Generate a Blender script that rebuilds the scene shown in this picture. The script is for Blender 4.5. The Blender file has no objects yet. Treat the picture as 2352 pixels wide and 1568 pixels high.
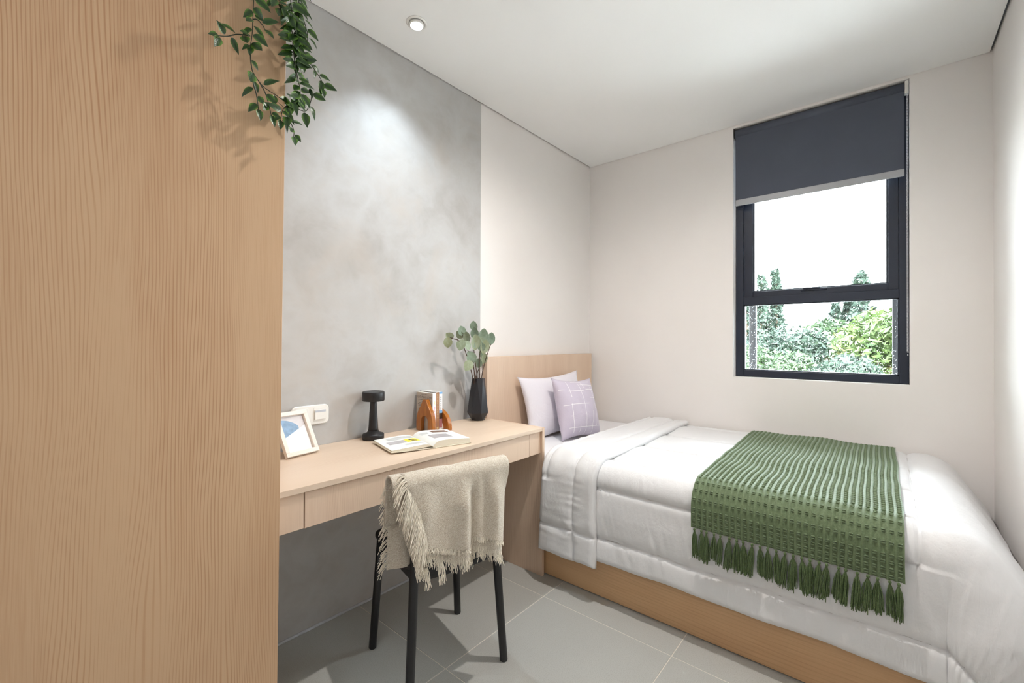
import bpy, math, random
from mathutils import Vector, Matrix, noise
R = math.radians
PI = math.pi
random.seed(7)
scene = bpy.context.scene
col = scene.collection

# ------------------------------------------------------------------ camera
CAMZ = 1.1883
cam_d = bpy.data.cameras.new('camera')
cam = bpy.data.objects.new('camera', cam_d)
col.objects.link(cam)
yaw, pitch, roll = 0.7053, 0.0055, 0.0031
fw = Vector((math.cos(yaw) * math.cos(pitch), math.sin(yaw) * math.cos(pitch), math.sin(pitch)))
rt = Vector((math.sin(yaw), -math.cos(yaw), 0))
up = rt.cross(fw)
r2 = rt * math.cos(roll) + up * math.sin(roll)
u2 = up * math.cos(roll) - rt * math.sin(roll)
cam.matrix_world = Matrix(((r2.x, u2.x, -fw.x, 0), (r2.y, u2.y, -fw.y, 0), (r2.z, u2.z, -fw.z, CAMZ), (0, 0, 0, 1)))
cam_d.sensor_width = 36
cam_d.lens = 1011.05 / 2352 * 36
cam_d.shift_y = -0.0022
cam_d.clip_start = 0.02
cam_d.clip_end = 300
scene.camera = cam

# ------------------------------------------------------------------ world, exposure
w = bpy.data.worlds.new('overcast_sky')
scene.world = w
w.use_nodes = True
bg = w.node_tree.nodes['Background']
bg.inputs[0].default_value = (0.86, 0.94, 1.0, 1)
bg.inputs[1].default_value = 15.5
vs = scene.view_settings
vs.view_transform = 'Standard'
vs.look = 'None'
vs.exposure = 0.63
vs.gamma = 1
vs.use_curve_mapping = False
scene.cycles.use_adaptive_sampling = True
scene.cycles.use_light_tree = False
scene.cycles.glossy_bounces = 3
scene.cycles.transmission_bounces = 6
scene.cycles.adaptive_threshold = 0.03      # flat walls need few samples; the denoiser does the rest
LAMP_COOL = (0.76, 0.90, 1.0)
LAMP_WARM = (1.0, 0.94, 0.88)
# downlights: x, y, watts, colour, tilt towards the left wall (deg), cone, label
LAMPS = [
    (1.194, 1.573, 20, LAMP_COOL, 0, 104, 'lit recessed ceiling downlight near the concrete wall'),
    (1.56, 0.66, 60, LAMP_WARM, 0, 170, 'warm recessed downlight in the middle of the ceiling above the chair'),
]

# ------------------------------------------------------------------ room numbers
XW, YL, YR, ZC, XBK = 3.096, 1.814, -0.390, 2.588, -2.1
WY0, WY1, WZ0, WZ1 = -0.092, 0.758, 0.966, 2.574     # window opening


# ------------------------------------------------------------------ node helper
class G:
    def __init__(s, name):
        s.m = bpy.data.materials.new(name)
        s.m.use_nodes = True
        s.t = s.m.node_tree
        s.b = s.t.nodes['Principled BSDF']
        s.o = s.t.nodes['Material Output']
        s._tc = None

    def node(s, kind, **kw):
        n = s.t.nodes.new(kind)
        for k, v in kw.items():
            setattr(n, k, v)
        return n

    def put(s, sock, v):
        if isinstance(v, bpy.types.NodeSocket):
            s.t.links.new(v, sock)
        elif v is not None:
            if hasattr(sock.default_value, '__len__') and not hasattr(v, '__len__'):
                v = (v, v, v, 1)[:len(sock.default_value)]
            if hasattr(v, '__len__') and len(v) == 3 and len(sock.default_value) == 4:
                v = (*v, 1)
            sock.default_value = v

    def xyz(s):
        if s._tc is None:
            tc = s.node('ShaderNodeTexCoord')
            sp = s.node('ShaderNodeSeparateXYZ')
            s.t.links.new(tc.outputs['Object'], sp.inputs[0])
            s._tc = (sp.outputs[0], sp.outputs[1], sp.outputs[2], tc.outputs['Object'], tc.outputs['UV'])
        return s._tc

    def math(s, op, a, b=None, clamp=False):
        n = s.node('ShaderNodeMath', operation=op, use_clamp=clamp)
        s.put(n.inputs[0], a)
        if b is not None:
            s.put(n.inputs[1], b)
        return n.outputs[0]

    def vec(s, x, y, z):
        n = s.node('ShaderNodeCombineXYZ')
        for i, v in enumerate((x, y, z)):
            s.put(n.inputs[i], v)
        return n.outputs[0]

    def noise(s, v, scale, detail=2, rough=.5, dist=0):
        n = s.node('ShaderNodeTexNoise')
        if v is not None:
            s.put(n.inputs['Vector'], v)
        n.inputs['Scale'].default_value = scale
        n.inputs['Detail'].default_value = detail
        n.inputs['Roughness'].default_value = rough
        n.inputs['Distortion'].default_value = dist
        return n.outputs[0]

    def ramp(s, f, stops):
        n = s.node('ShaderNodeValToRGB')
        el = n.color_ramp.elements
        while len(el) < len(stops):
            el.new(.5)
        for e, (p, c) in zip(el, stops):
            e.position = p
            e.color = (*c, 1) if hasattr(c, '__len__') else (c, c, c, 1)
        s.put(n.inputs[0], f)
        return n.outputs[0]

    def mix(s, f, a, b):
        n = s.node('ShaderNodeMix', data_type='RGBA')
        s.put(n.inputs[0], f)
        s.put(n.inputs[6], a)
        s.put(n.inputs[7], b)
        return n.outputs[2]

    def bump(s, h, strength=.3, dist=.01):
        n = s.node('ShaderNodeBump')
        n.inputs['Strength'].default_value = strength
        n.inputs['Distance'].default_value = dist
        s.put(n.inputs['Height'], h)
        return n.outputs[0]

    def fin(s, color=None, rough=None, normal=None, **kw):
        s.put(s.b.inputs['Base Color'], color)
        s.put(s.b.inputs['Roughness'], rough)
        if normal is not None:
            s.put(s.b.inputs['Normal'], normal)
        for k, v in kw.items():
            s.put(s.b.inputs[k.replace('_', ' ')], v)
        return s.m


def lin(r, g, b):
    f = lambda c: (c / 255 / 12.92) if c / 255 <= .04045 else ((c / 255 + .055) / 1.055) ** 2.4
    return (f(r), f(g), f(b))


def plain(name, rgb, rough=.5, var=.06, scale=8, bump=0, bscale=200, **kw):
    g = G(name)
    v = g.xyz()[3]
    n = g.noise(v, scale, 3)
    c2 = tuple(x * (1 - var) for x in rgb)
    c1 = tuple(min(1, x * (1 + var)) for x in rgb)
    nm = g.bump(g.noise(v, bscale, 3), bump, .002) if bump else None
    return g.fin(g.ramp(n, [(.3, c2), (.7, c1)]), rough, nm, **kw)


def wood(name, light, dark, along='z', rough=.42, ring=.0085, contrast=.55, seed=0.0):
    g = G(name)
    x, y, z, v, _ = g.xyz()
    ax = dict(x=x, y=y, z=z)
    wv = ax.pop(along)
    a, b = ax.values()
    u = g.math('ADD', g.math('ADD', a, b), seed)
    low = g.noise(g.vec(u, g.math('MULTIPLY', wv, .14), seed), 4.2, 2, .45)          # wandering of the rings
    low2 = g.noise(g.vec(u, g.math('MULTIPLY', wv, .12), seed + 3), 17, 1)
    ph = g.math('ADD', u, g.math('ADD', g.math('MULTIPLY', low, .13), g.math('MULTIPLY', low2, .022)))
    s1 = g.math('SINE', g.math('MULTIPLY', ph, 2 * PI / ring))
    line = g.ramp(g.math('ADD', g.math('MULTIPLY', s1, .5), .5), [(.66, 0.0), (1.0, 1.0)])
    msk = g.ramp(g.noise(g.vec(u, g.math('MULTIPLY', wv, .1), 7 + seed), 7, 2), [(.38, .0), (.66, 1.0)])
    fib = g.noise(g.vec(g.math('MULTIPLY', u, 1), g.math('MULTIPLY', wv, .02), seed), 420, 2)
    big = g.noise(g.vec(u, g.math('MULTIPLY', wv, .15), seed + 9), 6, 3)
    f = g.math('MULTIPLY', g.math('MULTIPLY', line, msk), contrast)
    f = g.math('ADD', f, g.math('MULTIPLY', g.math('SUBTRACT', fib, .5), .55))
    f = g.math('ADD', f, g.math('MULTIPLY', g.math('SUBTRACT', big, .45), 1.15), True)
    nm = g.bump(fib, .04, .001)
    return g.fin(g.mix(f, light, dark), rough, nm)


# ------------------------------------------------------------------ materials
M = {}
WL, WD = lin(224, 198, 174), lin(190, 153, 125)
M['wood_z'] = wood('oak_laminate_upright', WL, WD, 'z')
M['wood_door'] = wood('oak_laminate_door', lin(203, 169, 134), lin(164, 114, 74), 'z', ring=.0068, seed=1.37)
M['wood_x'] = wood('oak_laminate_lengthwise', lin(222, 200, 178), lin(198, 168, 141), 'x', ring=.012, contrast=.35)
M['wood_y'] = wood('oak_laminate_crosswise', lin(218, 178, 134), lin(174, 128, 88), 'y', ring=.016, contrast=.3, seed=.6)
M['wall'] = plain('off_white_paint', lin(240, 236, 233), .75, .012, 3)
M['ceil'] = plain('ceiling_white_paint', lin(248, 248, 247), .8, .01, 2)
M['gap'] = plain('shadow_gap_grey', lin(120, 124, 130), .6, .05)

g = G('polished_concrete_plaster')
v = g.xyz()[3]
n1 = g.noise(v, 1.7, 5, .62, .35)
n2 = g.noise(v, 7, 4, .6, .6)
f = g.math('ADD', g.math('MULTIPLY', n1, .65), g.math('MULTIPLY', n2, .35))
c = g.ramp(f, [(.36, lin(172, 168, 164)), (.47, lin(184, 182, 180)), (.55, lin(190, 189, 188)), (.66, lin(180, 177, 174))])
warm = g.ramp(g.noise(g.vec(g.xyz()[0], g.xyz()[2], 4.0), 2.3, 5, .65, .8), [(.5, 0.0), (.72, .55)])
c = g.mix(warm, c, lin(190, 181, 172))
M['concrete'] = g.fin(c, g.ramp(n2, [(.3, .42), (.7, .6)]), g.bump(n2, .06, .004))

g = G('grey_porcelain_tile')
v = g.xyz()[3]
n1 = g.noise(v, 3.5, 4, .55)
n2 = g.noise(v, 330, 3, .75)
c = g.mix(g.math('MULTIPLY', n1, .9), lin(180, 181, 177), lin(194, 195, 190))
c = g.mix(g.ramp(n2, [(.36, .5), (.52, 0.0)]), c, lin(150, 147, 140))
M['tile'] = g.fin(c, .48, g.bump(n2, .05, .001))
M['grout'] = plain('light_grout', lin(228, 222, 210), .8, .04, 40)
M['caulk'] = plain('grey_caulk', lin(196, 200, 206), .5, .12, 25)

M['black'] = plain('matte_black_powder_coat', lin(26, 27, 30), .42, .15, 30)
M['blackgloss'] = plain('matte_black_ceramic', lin(30, 31, 37), .28, .1, 20)
M['frame_dark'] = plain('dark_window_aluminium', lin(34, 42, 58), .35, .08, 10)
M['blind'] = plain('charcoal_blind_fabric', lin(82, 88, 102), .72, .03, 6, .1, 900)
M['bar'] = plain('silver_grey_bar', lin(168, 170, 174), .35, .03, 6)
M['whiteplastic'] = plain('white_plastic', lin(240, 239, 235), .3, .01, 6)
M['greyplastic'] = plain('grey_plastic_strip', lin(196, 202, 212), .35, .02, 6)
M['chromelight'] = plain('pale_bead', lin(232, 232, 236), .2, .02, 6, Metallic=.3)

g = G('window_glass')
gl = g.node('ShaderNodeBsdfGlossy')
gl.inputs['Roughness'].default_value = 0.02
tr = g.node('ShaderNodeBsdfTransparent')
tr.inputs[0].default_value = (.95, .97, .97, 1)
fr = g.node('ShaderNodeFresnel')
fr.inputs[0].default_value = 1.35
mx = g.node('ShaderNodeMixShader')
for i, sck in enumerate((fr.outputs[0], tr.outputs[0], gl.outputs[0])):
    g.t.links.new(sck, mx.inputs[i])
g.t.links.new(mx.outputs[0], g.o.inputs[0])
M['glass'] = g.m
g = G('water_drop')
g.fin((.98, .99, 1), .03, IOR=1.33)
g.put(g.b.inputs['Transmission Weight'], .85)
M['drop'] = g.m

g = G('white_cotton_satin')
x, y, z, v, _ = g.xyz()
n1 = g.noise(g.vec(g.math('MULTIPLY', x, .4), y, g.math('MULTIPLY', z, .4)), 26, 4, .55, .8)
n2 = g.noise(v, 9, 4, .6, .5)
n3 = g.noise(g.vec(x, g.math('MULTIPLY', y, 3), g.math('MULTIPLY', z, .6)), 55, 3, .6, .5)
hh = g.math('ADD', g.math('MULTIPLY', n1, .6), g.math('ADD', n2, g.math('MULTIPLY', n3, .25)))
M['cotton'] = g.fin(lin(229, 229, 230), .5, g.bump(hh, .17, .02), Sheen_Weight=.1)
M['sheet'] = plain('white_fitted_sheet', lin(236, 236, 240), .7, .01, 5, .1, 60)
M['stitch'] = plain('grey_quilting_thread', lin(186, 180, 178), .8, .1, 60)
g = G('pale_lilac_pillowcase')
v = g.xyz()[3]
M['pillow'] = g.fin(lin(233, 229, 237), .62, g.bump(g.noise(v, 9, 4, .6, 1.2), .35, .02), Sheen_Weight=.2)

# cushion fabric with thin white printed lines (flat print)
g = G('lilac_cotton_with_white_lines')
x, y, z, v, _ = g.xyz()
tot = None
SEG = [('v', -.105, -.155, .02), ('v', -.095, .06, .16), ('v', -.005, -.17, .145), ('v', .105, -.125, .125), ('v', .062, -.165, -.03),
       ('v', -.058, -.155, -.112), ('v', .035, .115, .165),
       ('h', -.125, -.135, .15), ('h', .015, -.11, .035), ('h', .012, -.15, -.118), ('h', .098, -.11, .02), ('h', .052, .062, .15), ('h', .108, .05, .15),
       ('h', .138, .01, .16), ('h', .158, -.055, .03), ('h', .162, .05, .13), ('h', .11, -.16, -.135), ('h', -.055, -.12, -.108)]
for kind, c0, s0, s1 in SEG:
    p, q_ = (x, z) if kind == 'v' else (z, x)
    d = g.math('LESS_THAN', g.math('ABSOLUTE', g.math('SUBTRACT', p, c0)), .0013)
    e = g.math('LESS_THAN', g.math('ABSOLUTE', g.math('SUBTRACT', q_, (s0 + s1) / 2)), (s1 - s0) / 2)
    m_ = g.math('MULTIPLY', d, e)
    tot = m_ if tot is None else g.math('MAXIMUM', tot, m_)
c = g.mix(tot, lin(202, 193, 209), lin(248, 246, 248))
M['cushion'] = g.fin(c, .75, g.bump(g.noise(v, 11, 4, .6, 1.0), .3, .015), Sheen_Weight=.2)

g = G('green_chunky_yarn')
v = g.xyz()[3]
n1 = g.noise(v, 160, 3, .6)
n2 = g.noise(v, 900, 2, .6)
M['green'] = g.fin(g.ramp(n1, [(.3, lin(86, 104, 70)), (.7, lin(112, 130, 94))]), .58, g.bump(n2, .4, .002),
                   Sheen_Weight=1.0, Sheen_Roughness=.35, Sheen_Tint=lin(214, 232, 220))
M['tassel'] = g.m
g = G('green_tassel_yarn')
v = g.xyz()[3]
M['tassel'] = g.fin(g.ramp(g.noise(v, 240, 3), [(.3, lin(66, 88, 50)), (.7, lin(100, 120, 74))]), .85, None, Sheen_Weight=.2)

g = G('beige_boucle_wool')
x, y, z, v, _ = g.xyz()
n1 = g.noise(v, 420, 3, .7)
n2 = g.noise(g.vec(x, y, g.math('MULTIPLY', z, 1.6)), 190, 2, .6, 1.5)
c = g.ramp(g.math('ADD', g.math('MULTIPLY', n1, .5), g.math('MULTIPLY', n2, .5)), [(.36, lin(196, 178, 154)), (.5, lin(226, 213, 193)), (.62, lin(248, 241, 228))])
M['wool'] = g.fin(c, .95, g.bump(g.math('ADD', n1, n2), .8, .004), Sheen_Weight=.35)
M['fringe'] = plain('cream_fringe_yarn', lin(243, 234, 217), .9, .1, 80)

M['vine_leaf'] = None
g = G('glossy_dark_leaf')
x, y, z, v, _ = g.xyz()
edge = g.math('ABSOLUTE', x)
vein = g.math('SINE', g.math('MULTIPLY', g.math('SUBTRACT', edge, g.math('MULTIPLY', y, .25)), 2400))
c = g.mix(g.ramp(edge, [(.0, 0.0), (.004, .1), (.0095, .8)]), lin(30, 60, 28), lin(112, 160, 52))
c = g.mix(g.math('MULTIPLY', g.math('GREATER_THAN', vein, .6), .22), c, lin(70, 100, 70))
M['vine_leaf'] = g.fin(c, .3, g.bump(vein, .15, .001))
M['vine_stem'] = plain('dark_vine_stem', lin(44, 52, 34), .5, .2, 90)
g = G('eucalyptus_leaf')
x, y, z, v, _ = g.xyz()
oi = g.node('ShaderNodeObjectInfo')
c = g.mix(oi.outputs['Random'], lin(120, 142, 122), lin(150, 156, 118))
c = g.mix(g.ramp(g.noise(v, 70, 3), [(.35, 0.0), (.75, .5)]), c, lin(176, 190, 174))
M['euca'] = g.fin(c, .6, g.bump(g.noise(v, 120, 2), .3, .002))
M['twig'] = plain('brown_twig', lin(84, 64, 52), .8, .25, 120)

g = G('lacquered_amber_wood')
x, y, z, v, _ = g.xyz()
n1 = g.noise(g.vec(g.math('MULTIPLY', x, 1), y, g.math('MULTIPLY', z, .15)), 60, 4)
M['amber'] = g.fin(g.ramp(n1, [(.3, lin(150, 86, 22)), (.7, lin(184, 112, 36))]), .22, None, Coat_Weight=.6)
M['paper'] = plain('page_white', lin(244, 244, 240), .6, .01, 20)
g = G('page_block_edges')
z = g.xyz()[2]
M['pageedge'] = g.fin(g.ramp(g.math('SINE', g.math('MULTIPLY', z, 6000)), [(.2, lin(214, 206, 186)), (.8, lin(240, 236, 222))]), .8)
M['cloth_cover'] = plain('cream_book_cloth', lin(218, 210, 192), .8, .12, 300)
M['cover_taupe'] = plain('taupe_book_cover', lin(190, 178, 166), .5, .05, 30)
M['cover_white'] = plain('white_book_cover', lin(240, 238, 240), .45, .02, 30)
M['cover_brown'] = plain('tan_book_cover', lin(170, 124, 92), .5, .08, 30)
M['cover_dark'] = plain('dark_brown_book_cover', lin(70, 50, 38), .5, .08, 30)
M['cover_sky'] = plain('sky_blue_print', lin(120, 176, 226), .45, .1, 30)
M['cover_pink'] = plain('dusty_pink_print', lin(176, 116, 122), .45, .2, 90)
M['ink_grey'] = plain('grey_ink', lin(96, 88, 84), .6, .05)
M['ink_pale'] = plain('pale_text_ink', lin(206, 210, 212), .6, .05)
M['ink_pink'] = plain('pink_ink', lin(214, 110, 150), .6, .05)
M['ink_yellow'] = plain('yellow_ink', lin(240, 222, 70), .6, .05)
M['ink_gold'] = plain('gold_ink', lin(216, 190, 140), .5, .05)
M['photo_grey'] = plain('grey_photo_print', lin(186, 182, 184), .5, .06, 30)
M['photo_brown'] = plain('brown_photo_print', lin(128, 104, 92), .5, .3, 120)
M['photo_silver'] = plain('silver_photo_print', lin(176, 172, 174), .5, .12, 22)
M['frame_wood'] = wood('whitewashed_frame_wood', lin(236, 226, 216), lin(206, 190, 176), 'x', ring=.004, contrast=.5)
M['frame_wood_z'] = wood('whitewashed_frame_wood_upright', lin(236, 226, 216), lin(206, 190, 176), 'y', ring=.004, contrast=.5)
M['art_blue'] = plain('blue_watercolour', lin(132, 160, 188), .5, .14, 60)
M['art_grey'] = plain('pale_grey_print', lin(212, 208, 210), .5, .04, 40)
M['art_white'] = plain('bright_white_print', lin(250, 250, 252), .4, .005, 10)
M['mat_brown'] = plain('frame_back_board', lin(126, 92, 72), .7, .1, 30)

g = G('lit_lamp_lens')
g.fin((1, 1, 1), .3)
g.put(g.b.inputs['Emission Color'], (.93, .97, 1))
g.put(g.b.inputs['Emission Strength'], 15.0)
M['lens'] = g.m
g.m.cycles.emission_sampling = 'NONE'      # the lamp's own beam lights the room

g = G('leafy_green')
oi = g.node('ShaderNodeObjectInfo')
v = g.xyz()[3]
c = g.ramp(g.noise(v, 3.0, 3), [(.3, lin(44, 62, 42)), (.7, lin(76, 96, 60))])
M['leaf_mid'] = g.fin(c, .6)
g = G('leafy_yellow_green')
c = g.ramp(g.noise(g.xyz()[3], 2.0, 3), [(.3, lin(60, 82, 44)), (.6, lin(92, 108, 58)), (.74, lin(124, 100, 66))])
M['leaf_light'] = g.fin(c, .6)
g = G('leafy_blue_green')
c = g.ramp(g.noise(g.xyz()[3], 3.0, 3), [(.3, lin(42, 58, 50)), (.7, lin(66, 82, 66))])
M['leaf_dark'] = g.fin(c, .65)
M['bark'] = plain('tree_bark', lin(110, 96, 80), .9, .2, 12)
M['lawn'] = plain('outside_ground', lin(76, 88, 60), .9, .2, 1.2)
M['bounce_slab'] = plain('pale_bounce_slab', lin(214, 213, 210), .8, .05, 2)
M['roof'] = plain('terracotta_roof', lin(196, 124, 92), .8, .12, 4)


# ------------------------------------------------------------------ mesh builder
OFF = {}


class MB:
    def __init__(s):
        s.v, s.f, s.mi = [], [], []
        s.cur = 0

    def face(s, *idx):
        s.f.append(idx)
        s.mi.append(s.cur)

    def box(s, x0, x1, y0, y1, z0, z1):
        b = len(s.v)
        s.v += [(x0, y0, z0), (x1, y0, z0), (x1, y1, z0), (x0, y1, z0), (x0, y0, z1), (x1, y0, z1), (x1, y1, z1), (x0, y1, z1)]
        for q in ((0, 3, 2, 1), (4, 5, 6, 7), (0, 1, 5, 4), (1, 2, 6, 5), (2, 3, 7, 6), (3, 0, 4, 7)):
            s.face(*[b + i for i in q])
        return s

    def poly(s, pts):
        b = len(s.v)
        s.v += [tuple(p) for p in pts]
        s.face(*range(b, b + len(pts)))
        return s

    def prism(s, pts, d):
        """closed outline pts (3D), extruded by vector d"""
        b, n = len(s.v), len(pts)
        s.v += [tuple(p) for p in pts] + [tuple(Vector(p) + Vector(d)) for p in pts]
        s.face(*range(b + n - 1, b - 1, -1))
        s.face(*range(b + n, b + 2 * n))
        for i in range(n):
            j = (i + 1) % n
            s.face(b + i, b + j, b + n + j, b + n + i)
        return s

    def tube(s, path, rad, n=8, cap=True):
        P = [Vector(p) for p in path]
        if not hasattr(rad, '__len__'):
            rad = [rad] * len(P)
        b = len(s.v)
        ref = None
        for i, p in enumerate(P):
            t = (P[min(i + 1, len(P) - 1)] - P[max(i - 1, 0)])
            t = t.normalized() if t.length > 1e-9 else Vector((0, 0, 1))
            if ref is None:
                ref = t.orthogonal().normalized()
            a = (ref - t * ref.dot(t))
            a = a.normalized() if a.length > 1e-6 else t.orthogonal().normalized()
            ref = a
            c = t.cross(a)
            for k in range(n):
                q = p + (a * math.cos(2 * PI * k / n) + c * math.sin(2 * PI * k / n)) * rad[i]
                s.v.append(tuple(q))
        for i in range(len(P) - 1):
            for k in range(n):
                k2 = (k + 1) % n
                s.face(b + i * n + k, b + i * n + k2, b + (i + 1) * n + k2, b + (i + 1) * n + k)
        if cap:
            s.face(*[b + k for k in range(n - 1, -1, -1)])
            s.face(*[b + (len(P) - 1) * n + k for k in range(n)])
        return s

    def lathe(s, prof, cx, cy, n=32, rot=0):
        b = len(s.v)
        for r, z in prof:
            for k in range(n):
                a = 2 * PI * k / n + rot
                s.v.append((cx + r * math.cos(a), cy + r * math.sin(a), z))
        for i in range(len(prof) - 1):
            for k in range(n):
                k2 = (k + 1) % n
                s.face(b + i * n + k, b + i * n + k2, b + (i + 1) * n + k2, b + (i + 1) * n + k)
        s.face(*[b + k for k in range(n - 1, -1, -1)])
        s.face(*[b + (len(prof) - 1) * n + k for k in range(n)])
        return s

    def grid(s, nu, nv, fn, flip=False):
        b = len(s.v)
        for i in range(nu):
            for j in range(nv):
                s.v.append(tuple(fn(i / (nu - 1), j / (nv - 1))))
        for i in range(nu - 1):
            for j in range(nv - 1):
                q = (b + i * nv + j, b + (i + 1) * nv + j, b + (i + 1) * nv + j + 1, b + i * nv + j + 1)
                s.face(*(q[::-1] if flip else q))
        return s

    def blob(s, c, ax, n=6, m=4):
        """small ellipsoid: ax = three half-axis vectors"""
        b = len(s.v)
        c = Vector(c)
        for i in range(1, m):
            t = PI * i / m
            for k in range(n):
                a = 2 * PI * k / n
                s.v.append(tuple(c + ax[0] * (math.sin(t) * math.cos(a)) + ax[1] * (math.sin(t) * math.sin(a)) + ax[2] * math.cos(t)))
        top = len(s.v)
        s.v.append(tuple(c + ax[2]))
        s.v.append(tuple(c - ax[2]))
        for i in range(m - 2):
            for k in range(n):
                k2 = (k + 1) % n
                s.face(b + i * n + k, b + (i + 1) * n + k, b + (i + 1) * n + k2, b + i * n + k2)
        for k in range(n):
            k2 = (k + 1) % n
            s.face(top, b + k, b + k2)
            s.face(top + 1, b + (m - 2) * n + k2, b + (m - 2) * n + k)
        return s

    def mesh(s, name, mats, smooth=False, off=(0, 0, 0)):
        me = bpy.data.meshes.new(name)
        ox, oy, oz = off
        vv = [(a - ox, b_ - oy, c - oz) for a, b_, c in s.v]
        me.from_pydata(vv, [], s.f)
        for m in (mats if isinstance(mats, (list, tuple)) else [mats]):
            me.materials.append(m)
        if any(s.mi):
            me.polygons.foreach_set('material_index', s.mi)
        if smooth:
            me.polygons.foreach_set('use_smooth', [True] * len(me.polygons))
        me.update()
        return me

    def build(s, name, mats, parent=None, smooth=False, bevel=0, seg=2, subsurf=0, off=None, solid=0, label=None, kind=None):
        if off is None:
            off = OFF.get(parent.name if parent else None, (0, 0, 0))
        me = s.mesh(name, mats, smooth, off)
        o = bpy.data.objects.new(name, me)
        col.objects.link(o)
        if parent:
            o.parent = parent
            OFF[o.name] = off
        if solid:
            md = o.modifiers.new('solid', 'SOLIDIFY')
            md.thickness = solid
            md.offset = 0
        if bevel:
            md = o.modifiers.new('bevel', 'BEVEL')
            md.width = bevel
            md.segments = seg
            md.limit_method = 'ANGLE'
            md.angle_limit = R(35)
            md.harden_normals = False
        if subsurf:
            md = o.modifiers.new('sub', 'SUBSURF')
            md.levels = md.render_levels = subsurf
        if label:
            o['label'] = label
        if kind:
            o['kind'] = kind
        return o


def thing(name, label, cat, loc=(0, 0, 0), rz=None, group=None, kind=None):
    o = bpy.data.objects.new(name, None)
    o.empty_display_size = .05
    col.objects.link(o)
    o.location = loc
    if rz is not None:
        o.rotation_euler = (0, 0, rz)
        OFF[o.name] = (0, 0, 0)
    else:
        OFF[o.name] = tuple(loc)
    if kind:
        o['kind'] = kind
    o['label'] = label
    if cat:
        o['category'] = cat
    if group:
        o['group'] = group
    return o


def tag(o, label, cat, group=None):
    o['label'] = label
    o['category'] = cat
    if group:
        o['group'] = group
    return o


def struct(o, label):
    o['kind'] = 'structure'
    o['label'] = label
    return o


def smoothstep(a, b, x):
    t = min(1, max(0, (x - a) / (b - a)))
    return t * t * (3 - 2 * t)


def interp(pts, t):
    """piecewise linear through [(t, v), ...]"""
    if t <= pts[0][0]:
        return pts[0][1]
    for (a, va), (b, vb) in zip(pts, pts[1:]):
        if t <= b:
            return va + (vb - va) * (t - a) / (b - a)
    return pts[-1][1]


def spline(P, n):
    """Catmull-Rom through points, n samples per span"""
    P = [Vector(p) for p in P]
    Q = [P[0] * 2 - P[1]] + P + [P[-1] * 2 - P[-2]]
    out = []
    for i in range(1, len(Q) - 2):
        for k in range(n):
            t = k / n
            a, b, c, d = Q[i - 1:i + 3]
            out.append(.5 * ((2 * b) + (c - a) * t + (2 * a - 5 * b + 4 * c - d) * t * t + (3 * b - a - 3 * c + d) * t ** 3))
    out.append(P[-1])
    return out


# ================================================================== THE SETTING
T = .22
floor = struct(MB().box(XBK - T, XW + T, YR - T, YL + T, -.15, -.0012).build('floor', M['grout']), 'floor of large grey porcelain tiles with thin pale grout lines')
tx0, ty0 = 1.069, 1.2227
tile_cache = {}
for i in range(-6, 5):
    for j in range(-4, 3):
        x0, x1 = max(tx0 + i * .6 + .0016, XBK + .004), min(tx0 + (i + 1) * .6 - .0016, XW - .004)
        y0, y1 = max(ty0 + j * .6 + .0016, YR + .004), min(ty0 + (j + 1) * .6 - .0016, YL - .004)
        if x1 - x0 < .02 or y1 - y0 < .02:
            continue
        key = (round(x1 - x0, 3), round(y1 - y0, 3))
        if key not in tile_cache:
            tile_cache[key] = MB().box(-(x1 - x0) / 2, (x1 - x0) / 2, -(y1 - y0) / 2, (y1 - y0) / 2, -.01, 0).mesh('tile', M['tile'])
        o = bpy.data.objects.new('tile', tile_cache[key])
        col.objects.link(o)
        o.parent = floor
        o.location = ((x0 + x1) / 2, (y0 + y1) / 2, 0)
        md = o.modifiers.new('bevel', 'BEVEL')
        md.width = .0008
        md.segments = 1

wl = struct(MB().box(XBK - T, XW + T, YL + .004, YL + T, 0, ZC + .1).build('wall_left', M['wall']), 'left wall, white beside the window corner and bare concrete along the desk')
MB().box(XBK, 1.842, YL - .001, YL + .003, .004, ZC - .002).build('concrete_panel', M['concrete'], wl, label='polished grey concrete plaster finish')
struct(MB().box(XBK - T, XW + T, YR - T, YR, 0, ZC + .1).build('wall_right', M['wall']), 'right wall painted off-white')
struct(MB().box(XBK - T, XBK, YR, YL, 0, ZC + .1).build('wall_back', M['wall']), 'rear wall behind the camera painted off-white')
m = MB()
m.box(XW, XW + T, WY1, YL + .004, 0, ZC + .1)
m.box(XW, XW + T, YR, WY0, 0, ZC + .1)
m.box(XW, XW + T, WY0, WY1, 0, WZ0)
m.box(XW, XW + T, WY0, WY1, WZ1, ZC + .1)
struct(m.build('wall_far', M['wall']), 'far wall painted warm off-white with the window opening')
# ceiling board stops short of the walls: a shadow gap runs round it
GAP = .011
struct(MB().box(XBK, XW - .002, YR + GAP, YL - .006, ZC, ZC + .02).build('ceiling', M['ceil']), 'flat white ceiling with a shadow gap along the walls')
struct(MB().box(XBK - T, XW + T, YR - T, YL + T, ZC + .02, ZC + .2).build('ceiling.001', M['gap']), 'slab above the ceiling board, seen as the grey shadow gap')
m = MB()
n = 60
for k in range(n):
    xa, xb = XBK + (1.80 - XBK) * k / n, XBK + (1.80 - XBK) * (k + 1) / n
m.tube([(XBK + (1.80 - XBK) * k / 90, YL - .003 + .0015 * noise.noise((k * .7, 0, 0)), .003) for k in range(91)], [.0065 + .002 * noise.noise((k * .9, 3, 0)) for k in range(91)], 6)
struct(m.build('baseboard_left', M['caulk'], smooth=True), 'thin pale caulk bead where the concrete wall meets the floor')

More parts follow.
